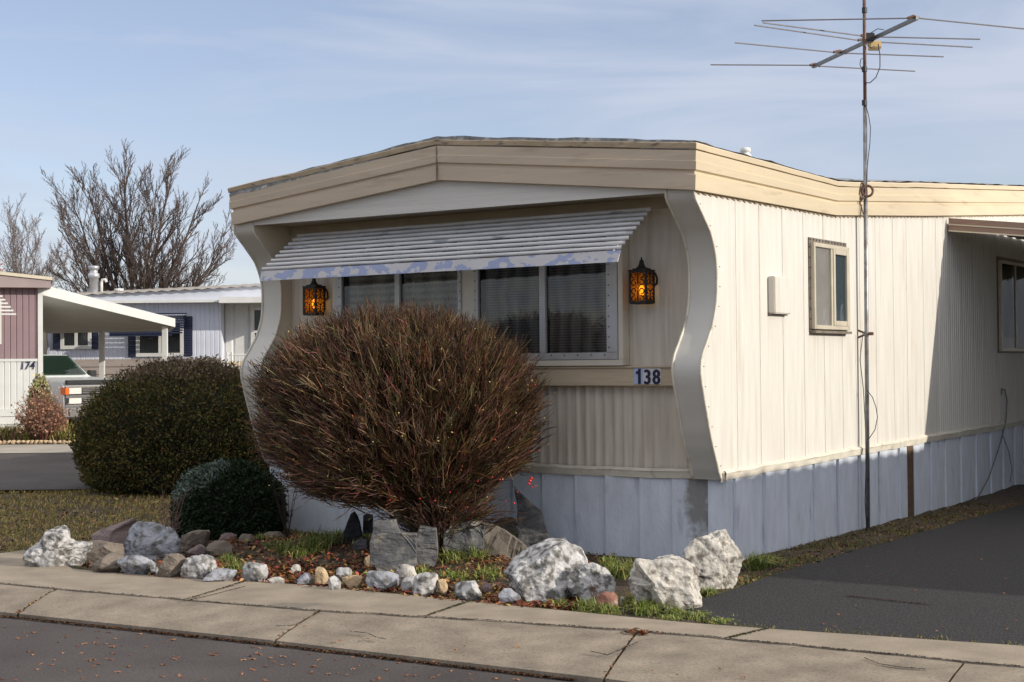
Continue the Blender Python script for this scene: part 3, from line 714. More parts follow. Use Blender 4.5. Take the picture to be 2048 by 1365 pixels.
MB().box(.0, .835, 1.945, .03, 1.175, 1.954).build('cover_box_gasket', MT['alumdark'], home)
# conduit strips beside the mast
yp = side(1719, 600)[0]; 0 and MB().box(.0, yp, .72, .014, yp+.05, 2.94).build('seam_batten', MT['trim'], home)
# ---- carport awning on the side
cp = empty('carport_awning', (0, 0, 0), 0, None, None); cp.parent = home
ya0 = 5.43; q = -.125; za0 = 3.10
b = MB(); dep = 5.4; r1 = []; r2 = []
n = 90
for i in range(n+1):
    y = ya0+.01+(13.5-ya0)*i/n; o = .02*(1 if (i//2) % 2 else 0)
    r1.append((.03, y, za0-.05+o)); r2.append((dep, y, za0-.05+q*dep+o))
b.grid([r1, r2]); b.grid([[(p[0], p[1], p[2]-.012) for p in r2], [(p[0], p[1], p[2]-.012) for p in r1]])
b.build('awning_roof', MT['whitesoff'], cp)
def slope_box(b, x0, x1, y0, y1, za, zb):
    b.add([(x0,y0,za+q*x0),(x1,y0,za+q*x1),(x1,y1,za+q*x1),(x0,y1,za+q*x0),(x0,y0,zb+q*x0),(x1,y0,zb+q*x1),(x1,y1,zb+q*x1),(x0,y1,zb+q*x0)], [(0,3,2,1),(4,5,6,7),(0,1,5,4),(1,2,6,5),(2,3,7,6),(3,0,4,7)])
b = MB(); slope_box(b, .03, dep, ya0-.02, ya0+.01, za0-.14, za0+.0); slope_box(b, dep-.05, dep, ya0, 13.5, za0-.12, za0+.04); b.build('awning_fascia', MT['brownmetal'], cp)
b = MB(); slope_box(b, .03, dep, ya0-.03, ya0-.021, za0-.075, za0-.062); slope_box(b, .03, dep, ya0-.03, ya0-.021, za0-.145, za0-.13); b.build('awning_stripe', MT['ivory'], cp)
b = MB(); 
for y in (ya0+.2, 8.0, 10.6, 13.2): b.box(dep-.12, y, -.05, dep-.04, y+.08, za0+q*dep-.13)
b.build('awning_posts', MT['white'], cp)
# ---- small cables and stake on the wall
b = MB(); pts = [side(1992+400*0, 780)]
def sp_(l, X=.03, lift=0): return [(X, *side(px, py, X)) for px, py in l]
b.tube(sp_([(2003,790),(2004,778),(2010,780),(2014,800),(2012,840),(2005,872)]), .008, 5); b.tube(sp_([(2005,872),(1995,905),(1978,955),(1958,992),(1950,1000)], .06), .008, 5); b.tube(sp_([(2006,872),(2018,905),(2024,940),(2020,965)], .05), .006, 5)
b.build('wall_cable', MT['cable'], home, smooth=True)

# ================================================================== WALL LANTERNS
def lantern(cx, label):
    L0 = W(cx, .06, 2.035); e = empty('wall_lantern', L0, TH, label, 'wall lantern', 'wall lanterns on the front of the home')
    wx, wy, h = .073, .062, .262; yc = -.115
    b = MB(); t = .008
    for sx in (-1, 1):
        for sy in (-1, 1): b.box(sx*wx-t, yc+sy*wy-t, 0, sx*wx+t, yc+sy*wy+t, h)
    for z in (0, h-.014):
        b.box(-wx, yc-wy-t, z, wx, yc-wy+t, z+.014); b.box(-wx, yc+wy-t, z, wx, yc+wy+t, z+.014); b.box(-wx-t, yc-wy, z, -wx+t, yc+wy, z+.014); b.box(wx-t, yc-wy, z, wx+t, yc+wy, z+.014)
    b.box(-wx-.012, yc-wy-.012, h, wx+.012, yc+wy+.012, h+.008); b.box(-wx+.015, yc-wy+.015, h+.008, wx-.015, yc+wy-.015, h+.020)
    b.box(-wx, yc-wy, -.006, wx, yc+wy, 0)
    b.build('lantern_frame', MT['black'], e)
    b = MB(); b.lathe([(.050, h+.02), (.030, h+.035), (.020, h+.06), (.016, h+.085), (.008, h+.088), (.006, h+.105), (.0, h+.115)], 0, yc, 12); b.build('lantern_cap', MT['black'], e, smooth=True)
    b = MB()
    def scroll(fn, cu, cv, r, sgn, vs):
        pts = []
        for k in range(19):
            a = math.pi*(-.6+1.75*k/18); rr = r*(1-.45*k/18)
            pts.append(fn(cu+sgn*(math.cos(a)*rr), cv+vs*(math.sin(a)*rr)))
        b.tube(pts, .0052, 5)
    for fn, hw in ((lambda u, v: (u, yc-wy-.004, v), wx), (lambda u, v: (wx+.004, yc+u, v), wy), (lambda u, v: (-wx-.004, yc+u, v), wy)):
        for row in range(4):
            cv = .034+.0648*row
            for s in (-1, 1): scroll(fn, s*hw*.48, cv, hw*.36, s*(1), 1 if row % 2 else -1)
        for v in (.001+.131,):
            b.tube([fn(-.02, v), fn(0, v+.018), fn(.02, v), fn(0, v-.018), fn(-.02, v)], .003, 4)
        b.tube([fn(0, .01), fn(0, .105)], .006, 4); b.tube([fn(0, .155), fn(0, .25)], .006, 4)
        for s in (-1, 1): b.tube([fn(s*hw*.95, .06), fn(s*hw*.86, .1), fn(s*hw*.95, .132), fn(s*hw*.86, .17), fn(s*hw*.95, .2)], .003, 4)
    b.build('scroll_grille', MT['black'], e)
    MB().add([(-wx+.006, yc-wy+.004, .012), (wx-.006, yc-wy+.004, .012), (wx-.006, yc-wy+.004, h-.014), (-wx+.006, yc-wy+.004, h-.014)], [(0,1,2,3)]).add([(wx-.004, yc-wy+.006, .012), (wx-.004, yc+wy-.006, .012), (wx-.004, yc+wy-.006, h-.014), (wx-.004, yc-wy+.006, h-.014)], [(0,1,2,3)]).add([(-wx+.004, yc-wy+.006, .012), (-wx+.004, yc+wy-.006, .012), (-wx+.004, yc+wy-.006, h-.014), (-wx+.004, yc-wy+.006, h-.014)], [(0,3,2,1)]).build('amber_panes', MT['ambert'], e)
    b = MB(); b.lathe([(.0, .06), (.014, .07), (.022, .10), (.020, .125), (.010, .145), (.0, .15)], 0, yc, 10); b.build('bulb', MT['bulb'], e, smooth=True)
    b = MB(); b.box(-.035, -.012, .12, .035, 0, .24)
    b.tube([(0, -.01, .16), (0.0, -.03, .15), (.0, -.045, .17), (0, -.05, .20), (0, -.052, .24)], .010, 6)
    b.tube([(wx*.6, -.012, .14), (wx*1.15, -.02, .16), (wx*1.3, -.03, .20), (wx*1.15, -.04, .24), (wx*.9, -.055, .255)], .009, 6)
    b.build('wall_bracket', MT['black'], e)
    return e
m = bpy.data.materials.new('amber_pane_glass'); m.use_nodes = True; N = m.node_tree.nodes; L = m.node_tree.links; N.clear()
o_ = N.new('ShaderNodeOutputMaterial'); tr = N.new('ShaderNodeBsdfTransparent'); tr.inputs[0].default_value = (.9, .40, .04, 1)
tl = N.new('ShaderNodeBsdfTranslucent'); tl.inputs[0].default_value = (.8, .36, .06, 1); em = N.new('ShaderNodeEmission'); em.inputs[0].default_value = (1, .30, .01, 1); em.inputs[1].default_value = .035
a1 = N.new('ShaderNodeMixShader'); a1.inputs[0].default_value = .45; a2 = N.new('ShaderNodeAddShader')
L.new(tr.outputs[0], a1.inputs[1]); L.new(tl.outputs[0], a1.inputs[2]); L.new(a1.outputs[0], a2.inputs[0]); L.new(em.outputs[0], a2.inputs[1]); L.new(a2.outputs[0], o_.inputs[0])
MT['ambert'] = m
def lant_x(px, py): return front(px, py, -.05)[0]
lantern(lant_x(1284, 560), 'lit amber wall lantern with black scrollwork right of the front window, beside the right wing')
lantern(lant_x(629, 600), 'lit amber wall lantern under the left end of the louvred awning, partly behind the bush')

# ================================================================== TV ANTENNA
pb = W(.075, side(1736, 1064, .075)[0], -.02); 
def plane_z(px, py, z): r = ray(px, py); return CAM+r*((z-CH)/r.z)
AZ = 4.70
ant = empty('tv_antenna', pb, 0, 'rusty television antenna on a tall steel mast strapped to the side wall', 'antenna')
def rel(p): return p-pb
ytop = pb.y
ptop = atY(1728, -60, pb.y); pm1 = atY(1731, 300, pb.y); 
jn = atY(1730, 215, pb.y)
MB().tube([(0,0,0), rel(atY(1733, 668, pb.y)), rel(jn)], .020, 10).build('mast', MT['steel'], ant, smooth=True)
MB().tube([rel(jn)-Vector((0,0,.1)), rel(ptop)], .0165, 10).build('mast_upper', MT['rusty'], ant, smooth=True)
def P(px, py): return rel(plane_z(px, py, AZ))
d_ = (P(1833, 36)-P(1628, 133)).normalized(); pr_ = Vector((-d_.y, d_.x, 0))
a_, c_ = P(1626, 134), P(1835, 36); b = MB(); hw = .016
b.add([a_+pr_*hw-Vector((0,0,hw)), a_-pr_*hw-Vector((0,0,hw)), a_-pr_*hw+Vector((0,0,hw)), a_+pr_*hw+Vector((0,0,hw)), c_+pr_*hw-Vector((0,0,hw)), c_-pr_*hw-Vector((0,0,hw)), c_-pr_*hw+Vector((0,0,hw)), c_+pr_*hw+Vector((0,0,hw))], [(0,1,2,3),(7,6,5,4),(0,4,5,1),(1,5,6,2),(2,6,7,3),(3,7,4,0)])
b.build('boom', MT['boom'], ant)
for (l, c1, c2, r_) in (((1523,42),(1815,37),(1838,37),(2075,61)), ((1526,46),(1722,72),(1742,74),(1960,79)), ((1509,51),(1716,81),(1745,84),(1945,95)), ((1470,86),(1667,105),(1693,107),(1887,114)), ((1421,130),(1620,131),(1640,133),(1830,143))):
    MB().tube([P(*l), P(*c1), P(*c2), P(*r_)], .0065, 6).build('antenna_rod', MT['elem'], ant)
    b = MB(); b.tube([P(*c1), (P(*c1)+P(*c2))/2+Vector((0,0,.02)), P(*c2)], .014, 6); b.build('rod_bracket', MT['rusty'], ant)
q_ = P(1750, 82); MB().box(q_.x-.06, q_.y-.05, q_.z-.09, q_.x+.05, q_.y+.05, q_.z-.01).build('amplifier_box', MT['tanbox'], ant, bevel=.006)
q_ = P(1741, 74); MB().box(q_.x-.07, q_.y-.05, q_.z-.05, q_.x+.03, q_.y+.05, q_.z+.03).build('mast_clamp', MT['truckdark'], ant, bevel=.006)
Yd = pb.y-.03
def C(l): return [rel(atY(px, py, Yd)) for px, py in l]
MB().tube(C([(1756,88),(1760,110),(1760,135),(1752,155),(1740,166),(1730,166)]), .005, 5).build('coaxial_cable', MT['blackcable'], ant, smooth=True)
MB().tube(C([(1742,66),(1755,58),(1768,60)]), .004, 5).build('coaxial_cable', MT['blackcable'], ant, smooth=True); MB().tube(C([(1733,88),(1740,96),(1750,93)]), .004, 5).build('coaxial_cable', MT['blackcable'], ant, smooth=True)
MB().tube(C([(1731,210),(1737,230),(1741,255),(1740,285),(1735,330),(1732,380)]), .004, 5).build('coaxial_cable', MT['blackcable'], ant, smooth=True)
MB().tube(C([(1726,145),(1720,130),(1721,120),(1727,116)]), .004, 5).build('coaxial_cable', MT['blackcable'], ant, smooth=True)
MB().tube(C([(1733,780),(1745,795),(1752,815),(1755,835),(1750,860),(1740,875),(1735,880)]), .004, 5).build('coaxial_cable', MT['blackcable'], ant, smooth=True)
MB().tube(C([(1726,665),(1720,720),(1727,780),(1733,900),(1730,1000),(1733,1060)]), .004, 5).build('coaxial_cable', MT['blackcable'], ant, smooth=True)
b = MB()
for y_ in (22, 140, 207): p = rel(atY(1729, y_, pb.y)); b.tube([p-Vector((0,0,.02)), p+Vector((0,0,.03))], .025, 8)
b.build('mast_tape', MT['blackcable'], ant)
b = MB(); p = rel(atY(1734, 383, pb.y-.02))
pts = [p+Vector((.05*math.cos(a), -.02, .05*math.sin(a))) for a in [i*math.pi/8 for i in range(17)]]; b.tube(pts, .012, 6)
pts = [p+Vector((-.05+.03*math.cos(a), -.02, .075*math.sin(a))) for a in [i*math.pi/8 for i in range(17)]]; b.tube(pts, .009, 6)
b.tube([p+Vector((-.07, 0, 0)), p+Vector((-.14, .06, 0))], .014, 6)
b.tube(C([(1724,395),(1720,408),(1724,418),(1727,430)]), .006, 5)
b.build('coiled_wire', MT['rusty'], ant)
b = MB(); p = rel(atY(1734, 668, pb.y)); ex_ = ex
b.tube([p-ex*.13+Vector((0,0,.05)), p], .010, 5); b.tube([p-ex*.13-Vector((0,0,.05)), p], .010, 5); b.tube([p-ex*.02, p+ex*.06], .016, 6)
b.build('wall_bracket', MT['rusty'], ant)

# ================================================================== ROCKS
GR = 'stones edging the planting bed'
def rock_mesh(w, d, h, seed, rough=.07, npl=12, res=4, flat=1.0):
    rs = random.Random(seed); bm = bmesh.new(); bmesh.ops.create_icosphere(bm, subdivisions=res, radius=1)
    pl = []
    for _ in range(npl):
        n = Vector((rs.gauss(0, 1), rs.gauss(0, 1), rs.gauss(.15, .9))).normalized(); pl.append((n, rs.uniform(.62, .95)))
    pl += [(Vector((0,0,1)), .9), (Vector((1,0,0)), .95), (Vector((-1,0,0)), .95), (Vector((0,-1,0)), .9), (Vector((0,1,0)), .9)]
    sd = Vector((seed*1.37 % 50, seed*.71 % 40, seed*.33 % 30))
    for v in bm.verts:
        dr = v.co.normalized(); r = 1.25
        for n, hh in pl:
            k = dr.dot(n)
            if k > .05: r = min(r, hh/k)
        r *= 1+rough*1.0*noise.fractal(dr*2.0+sd, .75, 2.2, 7)-rough*.6*abs(noise.noise(dr*5+sd))
        v.co = dr*r
    xs_ = [v.co.x for v in bm.verts]; zs_ = [v.co.z for v in bm.verts]; ys_ = [v.co.y for v in bm.verts]
    X0, X1, Y0, Y1, Z0, Z1 = min(xs_), max(xs_), min(ys_), max(ys_), min(zs_), max(zs_)
    for v in bm.verts:
        v.co = Vector(((v.co.x-X0)/(X1-X0)*w-w/2, (v.co.y-Y0)/(Y1-Y0)*d-d/2, (v.co.z-Z0)/(Z1-Z0)*h*1.28-h*.28))
    me = bpy.data.meshes.new('rock'); bm.to_mesh(me); bm.free(); return me
OUT = {
 0: [(50,1128),(55,1105),(80,1088),(88,1068),(118,1060),(132,1064),(150,1090),(182,1090),(186,1098),(178,1120),(165,1136),(100,1136)],
 1: [(155,1092),(185,1072),(230,1055),(272,1040),(278,1045),(262,1075),(250,1092),(240,1100),(165,1100)],
 3: [(248,1112),(250,1085),(262,1060),(275,1048),(300,1050),(325,1056),(352,1062),(372,1090),(375,1105),(360,1117)],
 4: [(170,1145),(195,1125),(215,1113),(240,1117),(254,1122),(235,1145),(210,1148)],
 32: [(1003,1195),(1003,1165),(1020,1135),(1060,1110),(1095,1094),(1135,1092),(1165,1108),(1178,1135),(1180,1170),(1150,1195),(1050,1204)],
 33: [(1130,1205),(1135,1160),(1150,1140),(1185,1130),(1215,1145),(1232,1168),(1228,1195),(1190,1205)],
 37: [(1250,1215),(1252,1185),(1262,1150),(1272,1122),(1300,1126),(1345,1118),(1365,1124),(1392,1140),(1396,1165),(1385,1188),(1340,1212),(1300,1218)],
 38: [(1395,1178),(1372,1150),(1362,1125),(1365,1100),(1385,1082),(1420,1072),(1452,1064),(1458,1078),(1478,1105),(1490,1130),(1488,1148),(1450,1165),(1420,1178)]}
def shape_to(me, w, h, box, outl):
    x0, x1, y0, y1 = box; sx = w/(x1-x0); NB = 72; cx, cz = 0, h*.45
    pts = [((px-(x0+x1)/2)*sx, (y1-py)*h/(y1-y0)) for px, py in outl]
    def rad(th):
        d = (math.cos(th), math.sin(th)); best = .01
        for (ax, az), (bx, bz) in zip(pts, pts[1:]+pts[:1]):
            ax -= cx; bx -= cx; az -= cz; bz -= cz; den = d[0]*(bz-az)-d[1]*(bx-ax)
            if abs(den) < 1e-9: continue
            t = (ax*(bz-az)-az*(bx-ax))/den; u = (ax*d[1]-az*d[0])/den
            if t > 0 and -1e-6 <= u <= 1+1e-6: best = max(best, t)
        return best
    sil = [0]*NB
    for v in me.vertices:
        b_ = int((math.atan2(v.co.z-cz, v.co.x-cx)+math.pi)/(2*math.pi)*NB) % NB; sil[b_] = max(sil[b_], math.hypot(v.co.z-cz, v.co.x-cx))
    f = [rad(-math.pi+(i+.5)*2*math.pi/NB)/max(sil[i], .01) for i in range(NB)]
    for v in me.vertices:
        a = (math.atan2(v.co.z-cz, v.co.x-cx)+math.pi)/(2*math.pi)*NB-.5; i = int(math.floor(a)); t = a-i
        k = f[i % NB]*(1-t)+f[(i+1) % NB]*t
        if v.co.z >= cz: v.co.x = cx+(v.co.x-cx)*k; v.co.z = cz+(v.co.z-cz)*k
        else:
            q = f[(NB//2) % NB] if v.co.x > cx else f[0]; pw0 = rad(math.atan2(v.co.z-cz, (1 if v.co.x > cx else -1)*w*.5)); v.co.x *= q
def rock(x0, x1, y0, y1, mt, label, name='rock', cat='rock', seed=0, rough=.07, dr=.8, rz=0, res=4, tri=None, base=0.0, npl=12, outl=None):
    """bounding box in picture -> a rock standing on the ground there"""
    gp = ground((x0+x1)/2, y1-2, base); Y = gp.y; w = (x1-x0)*Y/FPX; h = (y1-y0)*Y/FPX; d = w*dr
    Yc = Y+d*.45; s = Yc/Y; w *= s; h = h*1.02-d*.05*0
    p = atY((x0+x1)/2, y1-2, Yc)
    me = rock_mesh(w, d, max(h, .03), seed, rough, npl, res); me.materials.append(MT[mt])
    if tri:
        # push the top towards one side so that the outline peaks there
        for v in me.vertices:
            t = max(0, v.co.z/h); u = v.co.x/w
            v.co.z *= 1-.55*min(1, abs(u-tri)*1.5) if v.co.z > 0 else 1
    if outl: shape_to(me, w, max(h, .03), (x0, x1, y0, y1), outl); rz = 0
    me.polygons.foreach_set('use_smooth', [False]*len(me.polygons))
    o = bpy.data.objects.new(name, me); link(o); o.location = (p.x, Yc, base-.008); o.rotation_euler = (0, 0, rz)
    tag(o, label, cat, GR); return o
RL = [
 (52,186,1060,1136,'granite','large pale jagged boulder at the left end of the rock border',.13,.7),
 (158,280,1040,1100,'pinkrock','mauve-brown sloping slab rising to a point behind the jagged boulder at the left end',.03,.8),
 (172,248,1086,1130,'brownrock','dull brown boulder wedged between the left-end jagged boulder and the blue-grey one',.06,.8),
 (248,378,1048,1117,'greyrock','big blue-grey boulder behind the dry thistle-like weed',.07,.7),
 (170,254,1112,1148,'brownrock','low flat grey-brown stone at the sidewalk, just right of the left-end jagged boulder',.05,.8),
 (233,313,1114,1152,'greyrock','pale oval stone at the sidewalk in front of the blue-grey boulder',.07,.7),
 (312,373,1110,1158,'brownrock','dark mottled stone at the sidewalk below the dry weed',.11,.7),
 (366,433,1114,1160,'granite','grey faceted stone at the sidewalk, right of the dark mottled one',.09,.7),
 (362,420,1064,1100,'brownrock','brown-grey rock just right of the big blue-grey boulder',.07,.8),
 (376,416,1090,1114,'pinkrock','small rusty stone tucked below the brown-grey rock',.08,.8),
 (414,468,1084,1114,'brownrock','rounded mauve-grey stone below the small evergreen shrub',.06,.8),
 (402,436,1058,1082,'tanrock','small pointed stone at the left foot of the small evergreen shrub',.08,.8),
 (438,474,1068,1086,'pinkrock','small dusky stone at the foot of the small evergreen shrub, right of the pointed one',.08,.8),
 (474,516,1070,1094,'brownrock','flat shadowed stone under the middle of the small evergreen shrub',.07,.8),
 (522,568,1066,1086,'brownrock','dim stone under the right side of the small evergreen shrub',.07,.8),
 (408,476,1142,1166,'greyrock','low bluish stone half buried in leaves at the sidewalk',.07,.8),
 (484,536,1127,1165,'granite','round whitish stone beside the left grass tuft at the sidewalk',.08,.8),
 (536,572,1156,1169,'quartz','thin pale stone lying flat in leaves at the sidewalk',.07,.8),
 (582,602,1130,1147,'quartz','tiny white stone standing alone among orange leaves',.08,.8),
 (594,628,1148,1170,'greyrock','small bluish stone in the leaves left of the pair of tan stones',.08,.8),
 (630,658,1136,1171,'tanrock','small upright tan stone in the middle of the border',.08,.8),
 (656,682,1154,1182,'granite','small white stone in front of the upright tan stone',.09,.8),
 (672,704,1137,1160,'granite','small rounded white stone behind the front row, left of the flat grey stone',.08,.8),
 (684,727,1152,1177,'tanrock','low brownish stone left of the flat blue-grey stone',.08,.8),
 (733,798,1146,1181,'greyrock','flat slanting blue-grey stone under the tan chunk',.05,.8),
 (790,836,1132,1168,'quartz','pale rough stone above the two white stones in the middle of the border',.1,.8),
 (801,831,1154,1184,'granite','small white stone between the flat blue-grey stone and the blocky white stone',.09,.8),
 (826,878,1147,1193,'granite','blocky white and grey stone in the middle of the border',.08,.8),
 (876,896,1160,1191,'tanrock','narrow beige stone leaning on the blocky white stone',.07,.8),
 (730,774,1106,1139,'tanrock','tan wedge-shaped stone at the foot of the dark slate slabs',.05,.8),
 (909,965,1166,1202,'granite','low white stone alone in the gap before the big mottled boulder',.08,.8),
 (962,985,1166,1184,'pinkrock','small dark stone right of the low lone white stone',.08,.8),
 (1003,1186,1091,1204,'granite','big domed black-and-white mottled boulder in the right half of the border',.11,.75),
 (1126,1237,1128,1208,'granite','mottled boulder leaning against the right flank of the big domed one',.12,.7),
 (996,1042,1180,1208,'greyrock','small grey stone at the left foot of the big domed boulder',.08,.8),
 (1192,1237,1185,1217,'redrock','red-brown stone in the grass right of the mottled boulders',.08,.8),
 (1239,1252,1194,1208,'quartz','tiny white pebble between the red-brown stone and the white block',.08,.8),
 (1250,1396,1117,1218,'quartz','white block-shaped boulder at the corner of sidewalk and driveway',.09,.8),
 (1360,1491,1064,1178,'quartz','tall jagged white boulder at the corner of the blue-grey skirting',.13,.6),
]
tris = {9: .1}
for i, r in enumerate(RL):
    rock(r[0], r[1], r[2], r[3], r[4], r[5], seed=i*13+5, rough=r[6], dr=r[7], rz=random.uniform(-.15, .15), res=5 if r[1]-r[0] > 60 else 3, tri=None if i in OUT else tris.get(i), outl=OUT.get(i))
# slate slabs set on edge: traced outlines given their own depth and thickness
def slab_rock(pts, Yoff, thick, mt, label, lean=.1, base=.06):
    yb = max(p[1] for p in pts); xc = sum(p[0] for p in pts)/len(pts); g = ground(xc, yb-2, base); Y = g.y+Yoff
    W3 = [atY(px, py, Y) for px, py in pts]; c = Vector((g.x+(W3[0].x-W3[0].x), Y, base))
    cx = sum(p.x for p in W3)/len(W3)
    poly = []
    k = len(W3)
    for i in range(k):
        a, d = W3[i], W3[(i+1) % k]; n = max(1, int((d-a).length/.035))
        for j in range(n):
            p = a.lerp(d, j/n); o = .008*noise.fractal(p*9, 1, 2, 3); poly.append((p.x-cx+o, p.z-base+o))
    bm = bmesh.new(); vs = [bm.verts.new((x, 0, z-.03 if z > .03 else z-.12)) for x, z in poly]; f = bm.faces.new(vs)
    ret = bmesh.ops.extrude_face_region(bm, geom=[f]); 
    for e in ret['geom']:
        if isinstance(e, bmesh.types.BMVert): e.co.y += thick
    bmesh.ops.recalc_face_normals(bm, faces=bm.faces); bmesh.ops.triangulate(bm, faces=bm.faces)
    bmesh.ops.subdivide_edges(bm, edges=bm.edges, cuts=2, use_grid_fill=True)
    bmesh.ops.bevel(bm, geom=[e for e in bm.edges if e.is_manifold and e.calc_face_angle(0) > .8], offset=.006, segments=1, affect='EDGES')
    for v in bm.verts:
        v.co.y += .034*noise.fractal(v.co*6+Vector((cx*3, 0, 0)), .8, 2.2, 5)+.006*noise.cell(v.co*7+Vector((cx*7, 0, 0))) + lean*max(v.co.z, 0)
    me = bpy.data.meshes.new('slate_slab'); bm.to_mesh(me); bm.free(); me.materials.append(MT[mt])
    o = bpy.data.objects.new('slate_slab', me); link(o); o.location = (cx, Y, base)
    tag(o, label, 'rock', 'slate slabs set upright round the bush'); return o
slab_rock([(683,1100),(686,1060),(700,1022),(706,1018),(714,1030),(723,1060),(722,1098)], .0, .07, 'slatek', 'narrow black pointed slate at the left end of the upright slabs')
slab_rock([(724,1085),(726,1024),(733,1020),(744,1024),(745,1085)], .12, .06, 'slatek', 'thin dark slate finger behind the main grey slab, right of the black point')
slab_rock([(738,1124),(740,1075),(748,1036),(790,1033),(800,1058),(832,1062),(833,1120),(800,1130)], -.12, .08, 'slate', 'broad grey slate slab with a notched top, largest of the upright slabs')
slab_rock([(831,1118),(833,1062),(838,1046),(872,1050),(876,1075),(875,1110),(855,1120)], -.16, .08, 'slate', 'grey slate slab between the broad notched slab and the wide pale slab')
slab_rock([(884,1108),(886,1062),(900,1042),(935,1036),(968,1040),(968,1092),(930,1106)], -.22, .08, 'slate', 'wide light grey slate slab right of the bush stems')
slab_rock([(940,1098),(943,1070),(960,1034),(1010,1055),(1045,1080),(1062,1100),(1000,1105)], -.16, .09, 'slateb', 'brown triangular slate lying against the tall leaning slab')
slab_rock([(968,1085),(972,1052),(1000,1032),(1045,1026),(1052,1060),(1050,1090)], .30, .08, 'slateb', 'dull brown slate behind the brown triangular one')
slab_rock([(1036,1092),(1034,1000),(1028,965),(1046,985),(1085,1022),(1096,1060),(1104,1094),(1070,1100)], .14, .10, 'slate', 'tall leaning slate slab rising to a point at the right end', lean=.05)
slab_rock([(703,1102),(706,1078),(722,1070),(734,1074),(736,1104)], -.10, .07, 'slate', 'small rounded slate chunk in front of the black pointed slate')
slab_rock([(806,1046),(812,1018),(838,1008),(868,1016),(893,1028),(888,1052),(860,1058),(848,1044),(826,1060)], -.55, .16, 'slateb', 'pale flat-topped stone held between the slabs at the foot of the bush', base=.2)

# ================================================================== BARE BUSH
lz = Vector((-2.95, -1.12, 0))
def find_root(px, ly):
    # walk along local x at fixed local y until it projects to picture column px
    lo, hi = -6, 2
    for _ in range(50):
        mid = (lo+hi)/2; p = W(mid, ly, .3)-CAM; x = 1024+FPX*p.dot(rt)/p.dot(fw)
        if x < px: lo = mid
        else: hi = mid
    return mid
LY = -1.15
root = W(find_root(880, LY), LY, .12); cen = W(find_root(798, LY), LY, 0)
Yb = cen.y; rx = 326*Yb/FPX; ztop = atY(798, 600, Yb).z; zbot = atY(798, 1052, Yb).z
cz = atY(798, 800, Yb).z; rup = ztop-cz; rdn = cz-zbot
bush = empty('bare_bush', root, 0, 'large rounded leafless red-brown bush in front of the home, with a few red berries', 'bush')
def bush_pt(u, v, s):   # u azimuth, v elevation in -1..1
    ez = math.sin(v); r = math.cos(v)**(1 if v > 0 else .62)
    dx = math.cos(u)*r*rx; dn = math.sin(u)*r*.98
    q = ex*0+Vector((1, 0, 0))*dx+Vector((0, 1, 0))*dn
    z = ez*(rup if ez > 0 else rdn)
    p = cen+Vector((0, 0, cz))+(q+Vector((0, 0, z)))*s
    return p
b = MB(); rs = random.Random(3)
def bcol(k):
    c = rs.choice([(.16,.082,.042),(.075,.042,.02),(.065,.038,.018),(.045,.027,.016),(.17,.115,.045),(.11,.070,.028),(.15,.068,.052),(.33,.215,.11),(.23,.125,.08)])
    return tuple(x*rs.uniform(.55, 1.0) for x in c)
mains = []
for i in range(90):
    u = rs.uniform(0, 2*math.pi); v = math.asin(rs.uniform(-.75, 1)); tp = bush_pt(u, v, rs.uniform(.45, .62))
    mid = root.lerp(tp, .5)+Vector((0, 0, .10 if v > 0 else .05))
    s0 = root+Vector((rs.uniform(-.12, .12), rs.uniform(-.10, .10), -.12))
    b.tube([s0, mid, tp], [.009, .007, .005], 5, col=tuple(x*.8 for x in bcol(0)), cap=False); mains.append((tp, mid))
MP = np.array([t[0] for t in mains])
stems = b.build('stems', MT['twig'], bush)
stems.matrix_parent_inverse = Matrix.Translation(-root)
b = MB()
